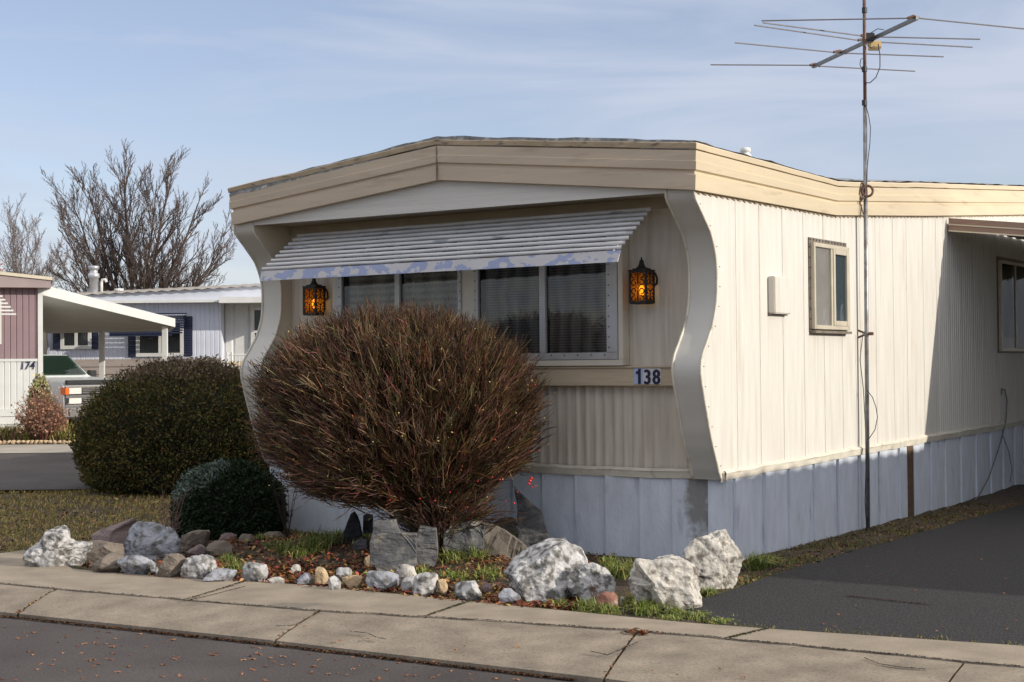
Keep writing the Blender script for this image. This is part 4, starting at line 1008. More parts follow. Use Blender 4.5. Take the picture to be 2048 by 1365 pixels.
for i in range(4300):
    u = rs.uniform(0, 2*math.pi); sv = rs.uniform(-1, 1) if rs.random() < .78 else rs.uniform(-1, -.2); v = math.asin(sv)
    outer = rs.random() < .72
    lump = 1+.05*noise.noise(Vector((math.cos(u)*2.2, math.sin(u)*2.2, sv*2.2)))
    sc0 = (rs.uniform(.68, .84) if outer else rs.uniform(.4, .68))*lump
    bs = bush_pt(u, v, sc0)
    d0 = (bush_pt(u, v, 1)-(root+Vector((0, 0, .15)))).normalized()
    d0 = (d0+Vector((rs.gauss(0, .12), rs.gauss(0, .12), rs.gauss(.10, .12)))+noise.noise_vector(bs*2.5)*.3).normalized()
    b0 = bs-d0*rs.uniform(.06, .2)-Vector((0, 0, .02)); b.tube([b0-d0*.10+Vector((rs.gauss(0, .02), 0, -.02)), b0, bs], [.006, .0052, .0040], 3, cap=False, col=tuple(x*.7 for x in bcol(0)))
    shade = rs.choice([.6, .8, 1, 1.15, 1.5])
    for k in range(rs.randint(5, 9)):
        dk = (d0+Vector((rs.gauss(0, .27), rs.gauss(0, .27), rs.gauss(.04, .24)))).normalized(); t0 = rs.uniform(0, 1)
        st_ = b0.lerp(bs, t0); ln = rs.uniform(.09, .27)*(1 if outer else .8)
        tp = st_+dk*ln+Vector((0, 0, rs.uniform(0, .03)))
        # clipped dome: keep inside the outline
        q = tp-(cen+Vector((0, 0, cz))); zz = q.z/(rup if q.z > 0 else rdn*1.02); h2 = (q.x/rx)**2+(q.y/.98)**2
        e2 = h2+zz*zz if q.z > 0 else (h2**1.25+zz*zz)
        if e2 > rs.uniform(.97, 1.07)**2*lump: continue
        if toloc(tp).y > -.02: continue
        c = tuple(x*shade for x in bcol(0)); md = st_.lerp(tp, .5)+Vector((rs.gauss(0, .012), rs.gauss(0, .012), rs.gauss(-.006, .010)))
        b.tube([st_, md, tp], [.0034, .0028, .0014], 3, cap=False, col=c)
        for _ in range(rs.choice([0, 1, 1, 2])):
            t1 = rs.uniform(.3, .85); q0 = md.lerp(tp, max(0, t1*2-1)) if t1 > .5 else st_.lerp(md, t1*2)
            e = (dk+Vector((rs.gauss(0, .5), rs.gauss(0, .5), rs.gauss(.1, .4)))).normalized()*rs.uniform(.04, .11)
            b.tube([q0, q0+e], [.0026, .0013], 3, cap=False, col=c)
for i in range(900):
    a = rs.uniform(0, 2*math.pi); rr_0 = rs.uniform(.0, .30); p0 = root+Vector((math.cos(a)*rr_0, math.sin(a)*rr_0*.7, rs.uniform(.02, .34)))
    dk = Vector((math.cos(a)*rs.uniform(.4, 1.2), math.sin(a)*rs.uniform(.3, 1), rs.uniform(-.05, .75))).normalized(); ln = rs.uniform(.12, .42); tp = p0+dk*ln
    if toloc(tp).y > -.02 or tp.z < .32 or toloc(tp).y < toloc(root).y-.30: continue
    c = tuple(x*rs.uniform(.6, 1.2) for x in bcol(0)); md = p0.lerp(tp, .5)+Vector((rs.gauss(0, .02), rs.gauss(0, .02), rs.gauss(-.01, .015)))
    b.tube([p0, md, tp], [.0042, .0034, .0016], 3, cap=False, col=c)
    for _ in range(2):
        q0 = md.lerp(tp, rs.random()); e = (dk+Vector((rs.gauss(0, .6), rs.gauss(0, .6), rs.gauss(.1, .5)))).normalized()*rs.uniform(.04, .12); b.tube([q0, q0+e], [.0026, .0013], 3, cap=False, col=c)
tw = b.build('twigs', MT['twig'], bush); tw.matrix_parent_inverse = Matrix.Translation(-root)
# left-over yellowed leaves and red berries
b = MB()
for i in range(150):
    u = rs.uniform(math.pi*.9, 2.1*math.pi); v = math.asin(rs.uniform(-.9, .8)); p = bush_pt(u, v, rs.uniform(.85, 1.0)); s = rs.uniform(.005, .010)
    a = Vector((rs.gauss(0, 1), rs.gauss(0, 1), rs.gauss(0, 1))).normalized()*s; c2 = a.orthogonal().normalized()*s*.6
    b.add([p-a, p+c2, p+a, p-c2], [(0,1,2,3)], rs.choice([(.50,.33,.12),(.42,.20,.06),(.55,.42,.2),(.35,.10,.04)]))
o = b.build('withered_leaves', MT['leaf'], bush); o.matrix_parent_inverse = Matrix.Translation(-root)
b = MB()
bp = [(1060,962,.014),(1063,957,.012),(1058,968,.012),(1071,972,.007),(1064,975,.007),(1028,1007,.009),(1070,770,.006),(990,880,.006),(1078,902,.006),(840,998,.007),(870,1002,.007),(900,985,.006),(935,1015,.007),(1000,960,.007),(955,963,.006),(1035,985,.006),(780,1000,.006),(1012,1003,.006),(985,955,.006),(1062,903,.006)]
for px, py, r_ in bp:
    p = atY(px, py, Yb-rx*.55 if py > 940 else Yb-rx*.8)
    b = MB(); n0 = 0; b.lathe([(0, -r_), (r_*.8, -r_*.5), (r_, 0), (r_*.8, r_*.5), (0, r_)], 0, 0, 7); b.v[n0:] = [(p.x+x, p.y+y, p.z+z) for x, y, z in b.v[n0:]]
    o = b.build('red_berry', MT['berry'], bush, smooth=True); o.matrix_parent_inverse = Matrix.Translation(-root)

# ================================================================== EVERGREEN SHRUBS
def shrub(name, cx, cy, rx_, ry_, zb, h, n, leafsz, cols, label, cat, seed, stemcol=None, pw_=2.6, upb=.35, topcol=None):
    g = empty(name, (cx, cy, zb), 0, label, cat)
    r = np.random.default_rng(seed)
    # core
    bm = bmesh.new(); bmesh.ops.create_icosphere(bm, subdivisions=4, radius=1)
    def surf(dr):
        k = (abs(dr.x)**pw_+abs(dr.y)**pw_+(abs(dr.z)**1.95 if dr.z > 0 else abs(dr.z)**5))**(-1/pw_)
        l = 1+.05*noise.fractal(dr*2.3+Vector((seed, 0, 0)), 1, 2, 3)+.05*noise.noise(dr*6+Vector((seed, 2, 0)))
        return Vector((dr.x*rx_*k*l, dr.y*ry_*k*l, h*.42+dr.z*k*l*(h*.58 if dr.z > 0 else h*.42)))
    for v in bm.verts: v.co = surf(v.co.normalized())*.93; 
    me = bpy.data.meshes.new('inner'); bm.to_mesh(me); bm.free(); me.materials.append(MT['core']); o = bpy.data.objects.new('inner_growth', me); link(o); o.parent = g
    P = np.zeros((n, 4, 3)); CC = np.zeros((n, 3)); C_ = np.array(cols)
    D = r.normal(size=(n, 3)); D /= np.linalg.norm(D, axis=1)[:, None]
    for i in range(n):
        dr = Vector(D[i]); 
        if dr.z < -.85: dr.z *= -1
        p = surf(dr); p = Vector((p.x, p.y, p.z))*r.uniform(.88, 1.03)*(1+.035*noise.noise(p*7)+(.05*r.random()**3 if dr.z > .3 else 0))
        ax = (dr*.7+Vector(r.normal(size=3))*.55+Vector((0, 0, upb))).normalized(); s = leafsz*r.uniform(.6, 1.4)
        w = ax.cross(Vector(r.normal(size=3))).normalized()*s*.22
        a = p-ax*s*.4; e = p+ax*s*.6; mdl = p+ax*s*.1
        P[i] = [a, mdl+w, e, mdl-w]
        CC[i] = C_[r.integers(len(C_))]*r.uniform(.7, 1.35)
        if topcol is not None and dr.z+topcol[1][0]*dr.x+topcol[1][1]*dr.y > topcol[2] and r.random() < .75: CC[i] = np.array(topcol[0])*r.uniform(.7, 1.3)
        k = noise.noise(dr*4+Vector((0, seed, 5)))
        CC[i] *= 1+.35*k
    np_quads('foliage', P, MT['leaf'], CC, g)
    return g
hc = farground(335, 992)
shrub('evergreen_shrub', hc.x-.03, hc.y+1.15, 1.30, 1.2, gz(hc.y)-.06, 1.60, 85000, .040, [(.085,.085,.02),(.060,.064,.016),(.12,.095,.028),(.14,.085,.03),(.065,.070,.022)], 'big dark olive-brown clipped evergreen shrub on the lawn left of the home', 'shrub', 11, topcol=((.17,.125,.085), (0, 0), .80), pw_=2.15)
sc_ = ground(448, 1082)
shrub('evergreen_shrub', sc_.x-.035, sc_.y+.44, .50, .44, -.05, .70, 30000, .034, [(.020,.038,.016),(.028,.050,.022),(.016,.030,.014)], 'small dark green spreading evergreen with pale tips at the left corner of the home', 'shrub', 23, topcol=((.15,.19,.16), (-.75, -.3), 1.0), upb=.1)

# ================================================================== BARE TWIGGY WEEDS
def weed(pxb, pyb, hpx, n, spread, label, name='bare_weed', r0=.004, seed=1, col=(.12,.07,.05), side_=1, Y=None):
    p = ground(pxb, pyb) if Y is None else atY(pxb, pyb, Y); s = p.y/FPX; rr = random.Random(seed); b = MB(); h = hpx*s
    for i in range(n):
        a = rr.uniform(0, 6.28); d = Vector((math.cos(a)*spread*rr.uniform(.2, 1), math.sin(a)*spread*rr.uniform(.1, .6), 1)).normalized()
        L_ = h*rr.uniform(.6, 1.05); q1 = d*L_*.5+Vector((rr.gauss(0, .01), 0, 0)); q2 = d*L_
        b.tube([(0, 0, -.02), q1, q2], [r0, r0*.7, r0*.35], 4, col=col)
        for k in range(side_*rr.randint(4, 9)):
            t = rr.uniform(.25, .98); q = (d*L_)*t; e = (d+Vector((rr.gauss(0, .8), rr.gauss(0, .5), rr.gauss(0, .3)))).normalized()*h*rr.uniform(.06, .18)
            b.tube([q, q+e], [r0*.5, r0*.25], 3, col=col)
            if rr.random() < .5: b.tube([q+e*.6, q+e*.6+Vector((rr.gauss(0, 1), rr.gauss(0, 1), rr.gauss(.3, 1)))*h*.03], [r0*.35, r0*.2], 3, col=col)
    o = b.build(name, MT['twig']); o.location = p; return tag(o, label, 'plant', 'bare twiggy plants in the bed')
weed(338, 1112, 135, 9, .38, 'dry spiky brown weed in front of the blue-grey boulder', seed=4, col=(.17,.105,.085), side_=2, r0=.004)
weed(575, 1075, 150, 10, .42, 'thin dark bare shrub against the blue-grey skirting left of the big bush', seed=5, col=(.05,.035,.03), r0=.005)
weed(1100, 1092, 78, 3, .30, 'small reddish twig plant standing right of the tall leaning slate', seed=8, col=(.22,.10,.075), r0=.004)
weed(1187, 1208, 45, 5, .3, 'short rusty weed in front of the mottled boulders', seed=9, col=(.2,.10,.05), r0=.003)
p = ground(1436, 1100); MB().tube([(0,0,-.05), (0,0,.24)], .007, 6).build('metal_stake', MT['rusty'], loc=tuple(p)); tag(bpy.data.objects['metal_stake'], 'short rusty metal stake behind the jagged white boulder', 'stake')

# ================================================================== GRASS
def blades(pts, h, w, cols, lean=.5, seed=0, curl=.3):
    r = np.random.default_rng(seed); n = len(pts); pts = np.array(pts); a = r.uniform(0, 2*np.pi, n); hh = h*r.uniform(.5, 1.3, n)
    d = np.stack([np.cos(a), np.sin(a), np.zeros(n)], 1); s = np.stack([-np.sin(a), np.cos(a), np.zeros(n)], 1)*(w*r.uniform(.6, 1.3, n))[:, None]
    ln = lean*r.uniform(.1, 1, n)
    m1 = pts+d*(hh*ln*.35)[:, None]+np.array([0, 0, 1])*(hh*.55)[:, None]
    tp = pts+d*(hh*ln)[:, None]+np.array([0, 0, 1])*(hh*(1-.45*ln))[:, None]
    Q1 = np.stack([pts-s, pts+s, m1+s*.8, m1-s*.8], 1); Q2 = np.stack([m1-s*.8, m1+s*.8, tp+s*.15, tp-s*.15], 1)
    C_ = np.array(cols)[r.integers(len(cols), size=n)]*r.uniform(.7, 1.3, (n, 1))
    return np.concatenate([Q1, Q2]), np.concatenate([C_, C_])
# lawn
r = np.random.default_rng(5); pts = []
lawn_l = []
while len(pts) < 60000:
    x = r.uniform(-8.5, -1.9); y = r.uniform(11.6, 18.3)
    if y < backy(x)+.06: continue
    l = toloc(Vector((x, y, 0)))
    if l.x > -4.86 and l.y > -.0: continue
    if l.x > -4.9-.25*math.sin(y) and y < 13.7+.3*noise.noise(Vector((x, y, 0))): continue
    if y < 13.4 and x > -2.95: continue
    k = noise.noise(Vector((x*1.2, y*1.2, 3)))
    if k < -.25 and r.random() < .5: continue
    pts.append((x, y, yardz(x, y)))
P_, C_ = blades(pts, .034, .0035, [(.44,.31,.11),(.35,.26,.08),(.24,.22,.055),(.18,.19,.035),(.50,.35,.15)], 1.0, 6)
tag(np_quads('lawn', P_, MT['grass'], C_), 'short patchy brown-green lawn left of the rock border', 'grass', kind='stuff')
# bed grass and verge
pts = []; hs = []
def scatter_px(n, x0, x1, ylo, yhi, out, z=0, jit=0):
    for _ in range(n):
        x = rs.uniform(x0, x1); y = rs.uniform(ylo(x), yhi(x)); p = ground(x, y); out.append((p.x, p.y, yardz(p.x, p.y)))
allP = []; allC = []
GC = [(.13,.19,.035),(.17,.22,.045),(.23,.25,.06),(.10,.14,.03),(.30,.26,.09)]
tufts = [(640,1112,30,90,.16),(600,1118,20,40,.12),(565,1112,24,40,.12),(470,1140,16,40,.12),(455,1120,14,30,.10),(985,1108,34,110,.17),(950,1125,26,70,.14),(900,1130,26,60,.12),(865,1128,20,50,.11),(1010,1100,20,50,.14),(1045,1090,16,30,.1),(1080,1085,16,30,.1),(845,1150,16,30,.08),(910,1155,26,50,.08),(975,1150,26,50,.09),(1240,1150,22,70,.13),(1262,1140,16,50,.12),(1215,1130,16,40,.12),(1180,1215,24,70,.09),(1215,1222,20,60,.08),(1290,1218,24,80,.10),(1320,1212,20,60,.11),(1345,1222,16,40,.07),(930,1120,30,60,.12),(760,1100,12,20,.08),(720,1110,14,24,.09),(695,1110,10,20,.09),(1512,1135,16,60,.14),(1535,1128,14,50,.12),(1418,1185,12,30,.07),(760,1140,10,14,.06),(820,1135,12,24,.08),(1395,1226,26,70,.05),(1440,1238,30,60,.035),(1340,1232,22,50,.05),(1255,1205,14,30,.07),(1120,1206,18,40,.06),(1050,1200,16,30,.05),(520,1085,16,30,.08),(680,1100,18,40,.1)]
for i, (px, py, rpx, n, h) in enumerate(tufts):
    pts = []
    for _ in range(n*4):
        a = rs.gauss(0, .5); c2 = rs.gauss(0, .25); p = ground(px+a*rpx, py+c2*rpx*.5); pts.append((p.x, p.y, yardz(p.x, p.y)-.01))
    Q, C2 = blades(pts, h, .0042, GC, 1.5, 40+i); allP.append(Q); allC.append(C2)
# verge beside the driveway
pts = []
for _ in range(13000):
    y = -2.1+14*rs.random()**1.7; x = rs.uniform(.02, .60)
    if rs.random() < .3 and y > 3: continue
    p = W(x, y); pts.append((p.x, p.y, -.03))
Q, C2 = blades(pts, .032, .004, [(.14,.15,.03),(.10,.11,.02),(.20,.15,.06),(.16,.11,.05),(.09,.12,.02)], 1.0, 99); allP.append(Q); allC.append(C2)
# moss/grass fringe in the gaps along the walk
for (pl, n, h, zz) in ((backpx, 700, .018, 0), ):
    pts = []
    for _ in range(n):
        x = rs.uniform(1000, 2100)
        if noise.noise(Vector((x*.02, 0, 3))) < -.05: continue
        p = g2(x, interp(pl, x)-rs.uniform(-1, 9)); pts.append((p[0], p[1], -.012))
    Q, C2 = blades(pts, h, .003, [(.13,.14,.03),(.22,.18,.07),(.18,.13,.05)], 1.0, 77); allP.append(Q); allC.append(C2)
tag(np_quads('grass_tufts', np.concatenate(allP), MT['grass'], np.concatenate(allC)), 'green and yellow grass tufts in the planting bed and beside the driveway', 'grass', kind='stuff')

# ================================================================== LEAF LITTER
LC = [(.20,.075,.03),(.28,.12,.045),(.15,.05,.028),(.34,.19,.075),(.11,.05,.03),(.24,.085,.05),(.40,.26,.10)]
def leafq(p, s, rr, flat=.35):
    a = rr.uniform(0, 6.28); u = Vector((math.cos(a), math.sin(a), rr.gauss(0, flat))).normalized()*s; v = Vector((-math.sin(a), math.cos(a), rr.gauss(0, flat))).normalized()*s*.55
    return [p-u, p+v+Vector((0, 0, s*.25)), p+u*1.05, p-v+Vector((0, 0, s*.25))]
Q = []; CC = []
def bedpt():
    while True:
        x = rs.uniform(150, 1230); y = rs.uniform(1085, 1210)
        if y < interp(backpx, x)+2 and y > 1080+.02*(x-500): return x, y
for i in range(9000):
    if i < 6500:
        px, py = bedpt(); 
        if rs.random() < .55: py = min(interp(backpx, px)+rs.uniform(-38, 3), 1215)
        if px < 400 and rs.random() < .55: continue
    else:
        px = rs.uniform(430, 1160); py = rs.uniform(1085, 1150)
    p = ground(px, py); p.z = yardz(p.x, p.y)+rs.uniform(.0, .025)
    Q.append(leafq(p, rs.uniform(.012, .030), rs, .5)); CC.append(tuple(c*rs.uniform(.6, 1.3) for c in rs.choice(LC)))
for i in range(900):
    x = rs.uniform(-8, -2.4); y = rs.uniform(12.0, 18); p = Vector((x, y, yardz(x, y)+.03))
    if y < backy(x)+.1: continue
    Q.append(leafq(p, rs.uniform(.015, .03), rs)); CC.append(rs.choice(LC))
for i in range(1500):
    y = rs.uniform(-1.5, 11); x = rs.uniform(.02, .6); p = W(x, y, -.01)
    Q.append(leafq(p, rs.uniform(.008, .02), rs)); CC.append(tuple(c*.7 for c in rs.choice(LC)))
tag(np_quads('leaf_litter', np.array([[tuple(v) for v in q] for q in Q]), MT['leaf'], np.array(CC)), 'brown and orange dead leaves carpeting the planting bed', 'leaves', kind='stuff')
# joint debris: crumbs, needles and moss in the cracks
Q = []; CC = []
def along(a, c, n, spread, big=.012):
    for _ in range(n):
        t = rs.random(); p = Vector((a[0]+(c[0]-a[0])*t+rs.gauss(0, spread), a[1]+(c[1]-a[1])*t+rs.gauss(0, spread), 0.006)); yield p
for (fa, ca) in KJ[2:5]:
    a = g2(fa, interp(frontpx, fa), ROADZ); c = g2(ca, interp(crackpx, ca), 0)
    for p in along(a, c, 60, .012): 
        t = (p.y-a[1])/(c[1]-a[1]); p.z = ROADZ+.03+(-.006-ROADZ-.03)*max(0, min(1, t))**.8
        Q.append(leafq(p, rs.uniform(.005, .014), rs)); CC.append(rs.choice(LC))
for (fa, ba) in WJ[2:5]:
    a = g2(fa, interp(crackpx, fa)-1); c = g2(ba, interp(backpx, ba))
    for p in along(a, c, 260, .008): p.z = .003; Q.append(leafq(p, rs.uniform(.004, .010), rs, .2)); CC.append(rs.choice([(.035,.035,.012),(.025,.02,.012),(.06,.06,.02)]))
for k in range(1500):
    x = rs.uniform(0, 2048); p = g2(x, interp(crackpx, x)-1); q = Vector((p[0], p[1]+.022*noise.fractal(Vector((p[0], p[1], 2))*5, .8, 2, 5)+rs.gauss(0, .006), .001)); Q.append(leafq(q, rs.uniform(.003, .009), rs, .2)); CC.append(rs.choice([(.03,.026,.014),(.02,.016,.01),(.05,.04,.02)]))
# broken crack lines running off the joints
for pl in ([(340,1197),(372,1203),(420,1192),(455,1183),(490,1174)], [(700,1264),(735,1268),(752,1276),(772,1280)], [(552,1254),(590,1252),(612,1240),(640,1224)], [(1180,1304),(1215,1312),(1240,1302),(1275,1286)], [(1730,1318),(1760,1330),(1800,1336),(1850,1340)]):
    for (x0, y0), (x1, y1) in zip(pl, pl[1:]):
        for k in range(int(abs(x1-x0)*2.2)):
            t = rs.random(); X = x0+(x1-x0)*t; Y = y0+(y1-y0)*t; cy_ = interp(crackpx, X); fy_ = interp(frontpx, X); dz = 0 if Y < cy_ else (ROADZ+.03)*min(1, (Y-cy_)/(fy_-cy_)*.75)
            p = ground(X, Y, dz); Q.append(leafq(Vector((p.x, p.y+rs.gauss(0, .004), dz+.004)), rs.uniform(.003, .008), rs, .15)); CC.append((.03,.024,.016))
a = g2(1275, 1263); 
for _ in range(40):
    p = Vector((a[0]+rs.gauss(0, .04), a[1]+rs.gauss(-.02, .05), .0)); Q.append(leafq(p, rs.uniform(.012, .03), rs)); CC.append(rs.choice(LC))
for x in range(0, 4600, 1):
    x = x/4
    if rs.random() < .5:
        p = g2(x, interp(frontpx, x)+rs.uniform(-1, 3), ROADZ); Q.append(leafq(Vector((p[0], p[1], ROADZ+.008)), rs.uniform(.005, .016), rs)); CC.append(tuple(c*.3 for c in rs.choice(LC)))
a = ground(1695, 1190); c = ground(1860, 1207)
for _ in range(260):
    t = rs.random(); p = a.lerp(c, t)+Vector((rs.gauss(0, .01), rs.gauss(0, .006), .0))*1.0; p.z = -.006; Q.append(leafq(p, rs.uniform(.004, .011), rs, .08)); CC.append((.06, .03, .022))
tag(np_quads('joint_debris', np.array([[tuple(v) for v in q] for q in Q]), MT['leaf'], np.array(CC)), 'dark crumbs and leaf bits gathered in the pavement joints and gutter', 'leaves', kind='stuff')
# leaves one can tell apart, on road, kerb and driveway
b = MB(); n = 10; out_ = []
for k in range(n):
    a = 2*math.pi*k/n; r_ = 1 if k % 2 == 0 else .55; out_.append((math.cos(a)*r_*.05, math.sin(a)*r_*.03, .008*math.sin(3*a)+.004))
leafmeshes = []
for ci, c in enumerate([(.24,.11,.055), (.30,.155,.08), (.16,.075,.045)]):
    me = bpy.data.meshes.new('fallen_leaf'); me.from_pydata([(0, 0, .012)]+out_, [], [(0, 1+k, 1+(k+1) % n) for k in range(n)])
    a = me.color_attributes.new('tint', 'FLOAT_COLOR', 'POINT'); a.data.foreach_set('color', [*c, 1]*(n+1)); me.materials.append(MT['leaf']); leafmeshes.append(me)
def lf(px, py, z, lab, grp, s=1):
    p = ground(px, py, z); o = bpy.data.objects.new('fallen_leaf', rs.choice(leafmeshes)); link(o); o.location = (p.x, p.y, z+.002)
    o.rotation_euler = (rs.gauss(0, .15), rs.gauss(0, .15), rs.uniform(0, 6.28)); k = s*rs.uniform(.5, 1.1); o.scale = (k, k*rs.uniform(.6, 1), k); tag(o, lab, 'leaf', grp)
cnt = 0
while cnt < 120:
    x = rs.uniform(0, 1250); y = rs.uniform(1245, 1364)
    if y < interp(frontpx, x)+6: continue
    if rs.random() < .35 and x < 500: continue
    lf(x, y, ROADZ, 'dry brown fallen leaf lying on the asphalt street', 'fallen leaves on the street', .52); cnt += 1
for _ in range(26):
    x = rs.uniform(200, 1900); y = interp(frontpx, x)-rs.uniform(4, 60)
    if y > interp(crackpx, x)+6 and y < 1362: 
        t = (interp(frontpx, x)-y)/(interp(frontpx, x)-interp(crackpx, x)); lf(x, y, ROADZ+.035+.07*t, 'dry brown fallen leaf lying on the sloping kerb', 'fallen leaves on the kerb', .5)
for _ in range(26):
    x = rs.uniform(1600, 2048); y = rs.uniform(1100, 1270)
    p = toloc(ground(x, y))
    if p.x > .8: lf(x, y, -.008, 'small dry leaf lying on the dark driveway', 'fallen leaves on the driveway', .4)

# ================================================================== LEFT BACKGROUND
# ---- mauve home 174
Y4 = 28.0
def a4(px, py, Y=Y4): return atY(px, py, Y)
h4 = empty('mobile_home', a4(80, 860), R(19), 'mauve and white mobile home number 174 at the left edge', 'mobile home')
h4o = h4.location.copy()
def build4(b, name, mt, par=None, root_=None, **k):
    o = b.build(name, MT[mt], par, **k); return o
def bx4(px0, py0, px1, py1, d0=0, d1=.1, Y=Y4, org=None):
    a = atY(px0, py1, Y)-org; c = atY(px1, py0, Y)-org; return (a.x, Y-org.y+d0, a.z, c.x, Y-org.y+d1, c.z)
g4 = gz(Y4)
xR = a4(76, 700).x-h4o.x; zS = a4(76, 720).z-h4o.z; zT = a4(76, 577).z-h4o.z; z0_ = g4-.1-h4o.z
def ribbed(x0, x1, z0, z1, y, per, amp, dirx=True):
    b = MB(); n = int(abs(x1-x0)/per); r = []
    for i in range(n):
        xa = x0+(x1-x0)*i/n; w = (x1-x0)/n; r += [(xa, y), (xa+w*.38, y), (xa+w*.5, y+amp), (xa+w*.62, y)]
    r.append((x1, y)); b.grid([[(x, yy, z0) for x, yy in r], [(x, yy, z1) for x, yy in r]]); return b
XL = xR-7.5
ribbed(XL, xR, zS, zT+.02, 0, .11, .015).build('upper_wall', MT['mauve'], h4)
ribbed(XL, xR, z0_+.55, zS, -.004, .11, .015).build('lower_wall', MT['white'], h4)
b = MB()
for i in range(4): b.box(XL, -.02-.004*i, z0_+i*.15, xR, .0, z0_+i*.15+.14)
b.build('skirting', MT['white'], h4)
b = MB(); b.box(xR, -.03, z0_, xR+.09, .09, zT); b.box(XL, -.02, zS-.03, xR, -.006, zS+.02); b.box(XL, .02, z0_, xR-.01, 12, zT); b.build('corner_trim', MT['white'], h4)
zr = a4(98, 556).z-h4o.z; xe = a4(100, 560).x-h4o.x
b = MB(); b.add([(XL, -.25, zT+.0), (xe, -.25, zT+.0), (xe, -.25, zr-.06), (xe-3.6, -.25, zr+.30), (XL, -.25, zr+.0), (XL, 12, zT), (xe, 12, zT), (xe, 12, zr-.06), (xe-3.6, 12, zr+.3), (XL, 12, zr)], [(0,1,2,3,4),(1,6,7,2),(0,5,6,1)]); b.build('fascia', MT['mauvetrim'], h4)
b = MB(); b.add([(xe+.03, -.28, zr-.06), (xe-3.6, -.28, zr+.31), (xe-3.6, 12, zr+.31), (xe+.03, 12, zr-.06), (XL-.03, -.28, zr), (XL-.03, 12, zr), (xe+.03, -.28, zr), (xe-3.6, -.28, zr+.37), (xe-3.6, 12, zr+.37), (xe+.03, 12, zr), (XL-.03, -.28, zr+.06), (XL-.03, 12, zr+.06)],
   [(6,9,8,7),(10,7,8,11),(0,6,7,1),(1,7,10,4),(0,3,9,6)]); b.build('roof', MT['tan4'] if 'tan4' in MT else MT['ivory'], h4)
w4 = empty('window', (0, 0, 0), 0, None, None); w4.parent = h4
q0 = a4(-60, 690)-h4o; q1 = a4(7, 600)-h4o
MB().box(q0.x, -.07, q0.z, q1.x, -.02, q1.z).build('window_frame', MT['white'], w4)
MB().box(q0.x+.06, -.075, q0.z+.06, q1.x-.06, -.071, q1.z-.06).build('window_pane', MT['frost'], w4)
q0 = a4(-70, 634)-h4o; q1 = a4(34, 582)-h4o; b = MB()
for i in range(8):
    t = i/7; b.box(q0.x, -.10-.45*t, q1.z+(q0.z-q1.z)*t, q1.x-.33*(1-t), -.16-.45*t, q1.z+(q0.z-q1.z)*t+.03)
b.build('window_awning', MT['white'], h4)
v, f = text('174', .155, .85, .002, .15); p = a4(41, 739)-h4o
b = MB(); b.add([(p.x+q[0], -.026-q[2], p.z+q[1]) for q in v], f); b.build('house_number', MT['navy'], h4)
# ---- carport canopy of 174
A = a4(82, 578); Bp = atY(347, 644, 34.0); Cp = atY(85, 660, 39.0); Dp = atY(335, 655, 39.0)
cpy = empty('carport', (Bp.x, Bp.y, gz(34)), 0, 'white flat-roofed carport on slim posts beside the mauve home', 'carport')
o0 = cpy.location.copy(); b = MB(); th = Vector((0, 0, .13)); quad = [A, Bp, Dp, Cp]; quad = [p-o0 for p in quad]
dn = [p-Vector((0,0,.10)) for p in quad]; upq = [p+Vector((0,0,.06)) for p in quad]
b.add(dn+upq, [(3,2,1,0),(4,5,6,7)]); b.build('canopy_roof', MT['whitesoff'], cpy)
b = MB(); 
def plank(b, p, q, h, t):
    d = (q-p); d.z = 0; n = Vector((d.y, -d.x, 0)).normalized()*t
    b.add([p+n-Vector((0,0,h)), q+n-Vector((0,0,h)), q+n+Vector((0,0,h*.6)), p+n+Vector((0,0,h*.6)), p-Vector((0,0,h)), q-Vector((0,0,h)), q+Vector((0,0,h*.6)), p+Vector((0,0,h*.6))], [(0,1,2,3),(7,6,5,4),(3,2,6,7),(0,4,5,1),(1,5,6,2),(0,3,7,4)])
plank(b, quad[0], quad[1], .12, .04); plank(b, quad[1], quad[2], .12, .04); b.build('canopy_fascia', MT['white'], cpy)
for px, Y, w in ((330, 33.9, .055), (204, 37.5, .06), (89, 38.5, .06)):
    p = atY(px, 700, Y); zt = atY(px, 657, Y).z; b = MB(); b.box(p.x-o0.x-w, Y-o0.y-w, gz(Y)-.05-o0.z, p.x-o0.x+w, Y-o0.y+w, zt-o0.z+.05); b.build('post', MT['white'], cpy)
# ---- pickup truck
tp = atY(178, 800, 27.9); tz = gz(28.6); hd = math.atan2(-.53, .85)   # heading of the front
tr_ = empty('pickup_truck', (tp.x, 28.6, tz), hd, 'white pickup truck with chrome grille parked under the white carport', 'pickup truck'); tr_.scale = (.87, .87, .87)
# local: +x forward from the front bumper, y left/right
def tb(b, x0, y0, z0, x1, y1, z1): b.box(x0, y0, z0, x1, y1, z1); return b
b = MB(); hwid = .98
prof = [(0, .55), (0, .98), (-.06, 1.12), (-1.35, 1.22), (-1.9, 1.72), (-3.2, 1.74), (-3.5, 1.2), (-5.3, 1.2), (-5.3, .55)]
vs = []; 
for s in (-1, 1):
    for x, z in prof: vs.append((x, s*(hwid if z < 1.3 else hwid-.17), z))
n = len(prof); b.add(vs, [tuple(range(n)), tuple(range(2*n-1, n-1, -1))]+[(i, n+i, n+(i+1) % n, (i+1) % n) for i in range(n)]); b.build('body', MT['truck'], tr_, bevel=.03, fix=True)
b = MB(); b.add([(-1.36, -.86, 1.245), (-1.36, .86, 1.245), (-1.86, .74, 1.69), (-1.86, -.74, 1.69)], [(0,1,2,3)])
b.v = [(x+.02, y, z+.02) for x, y, z in b.v]; b.build('windscreen', MT['greenglass'], tr_)
b = MB()
for s in (-1, 1): b.add([(-1.55, s*(.93), 1.27), (-3.1, s*.93, 1.27), (-3.0, s*.83, 1.66), (-1.95, s*.83, 1.66)], [(0,1,2,3)])
b.build('side_window', MT['greenglass'], tr_)
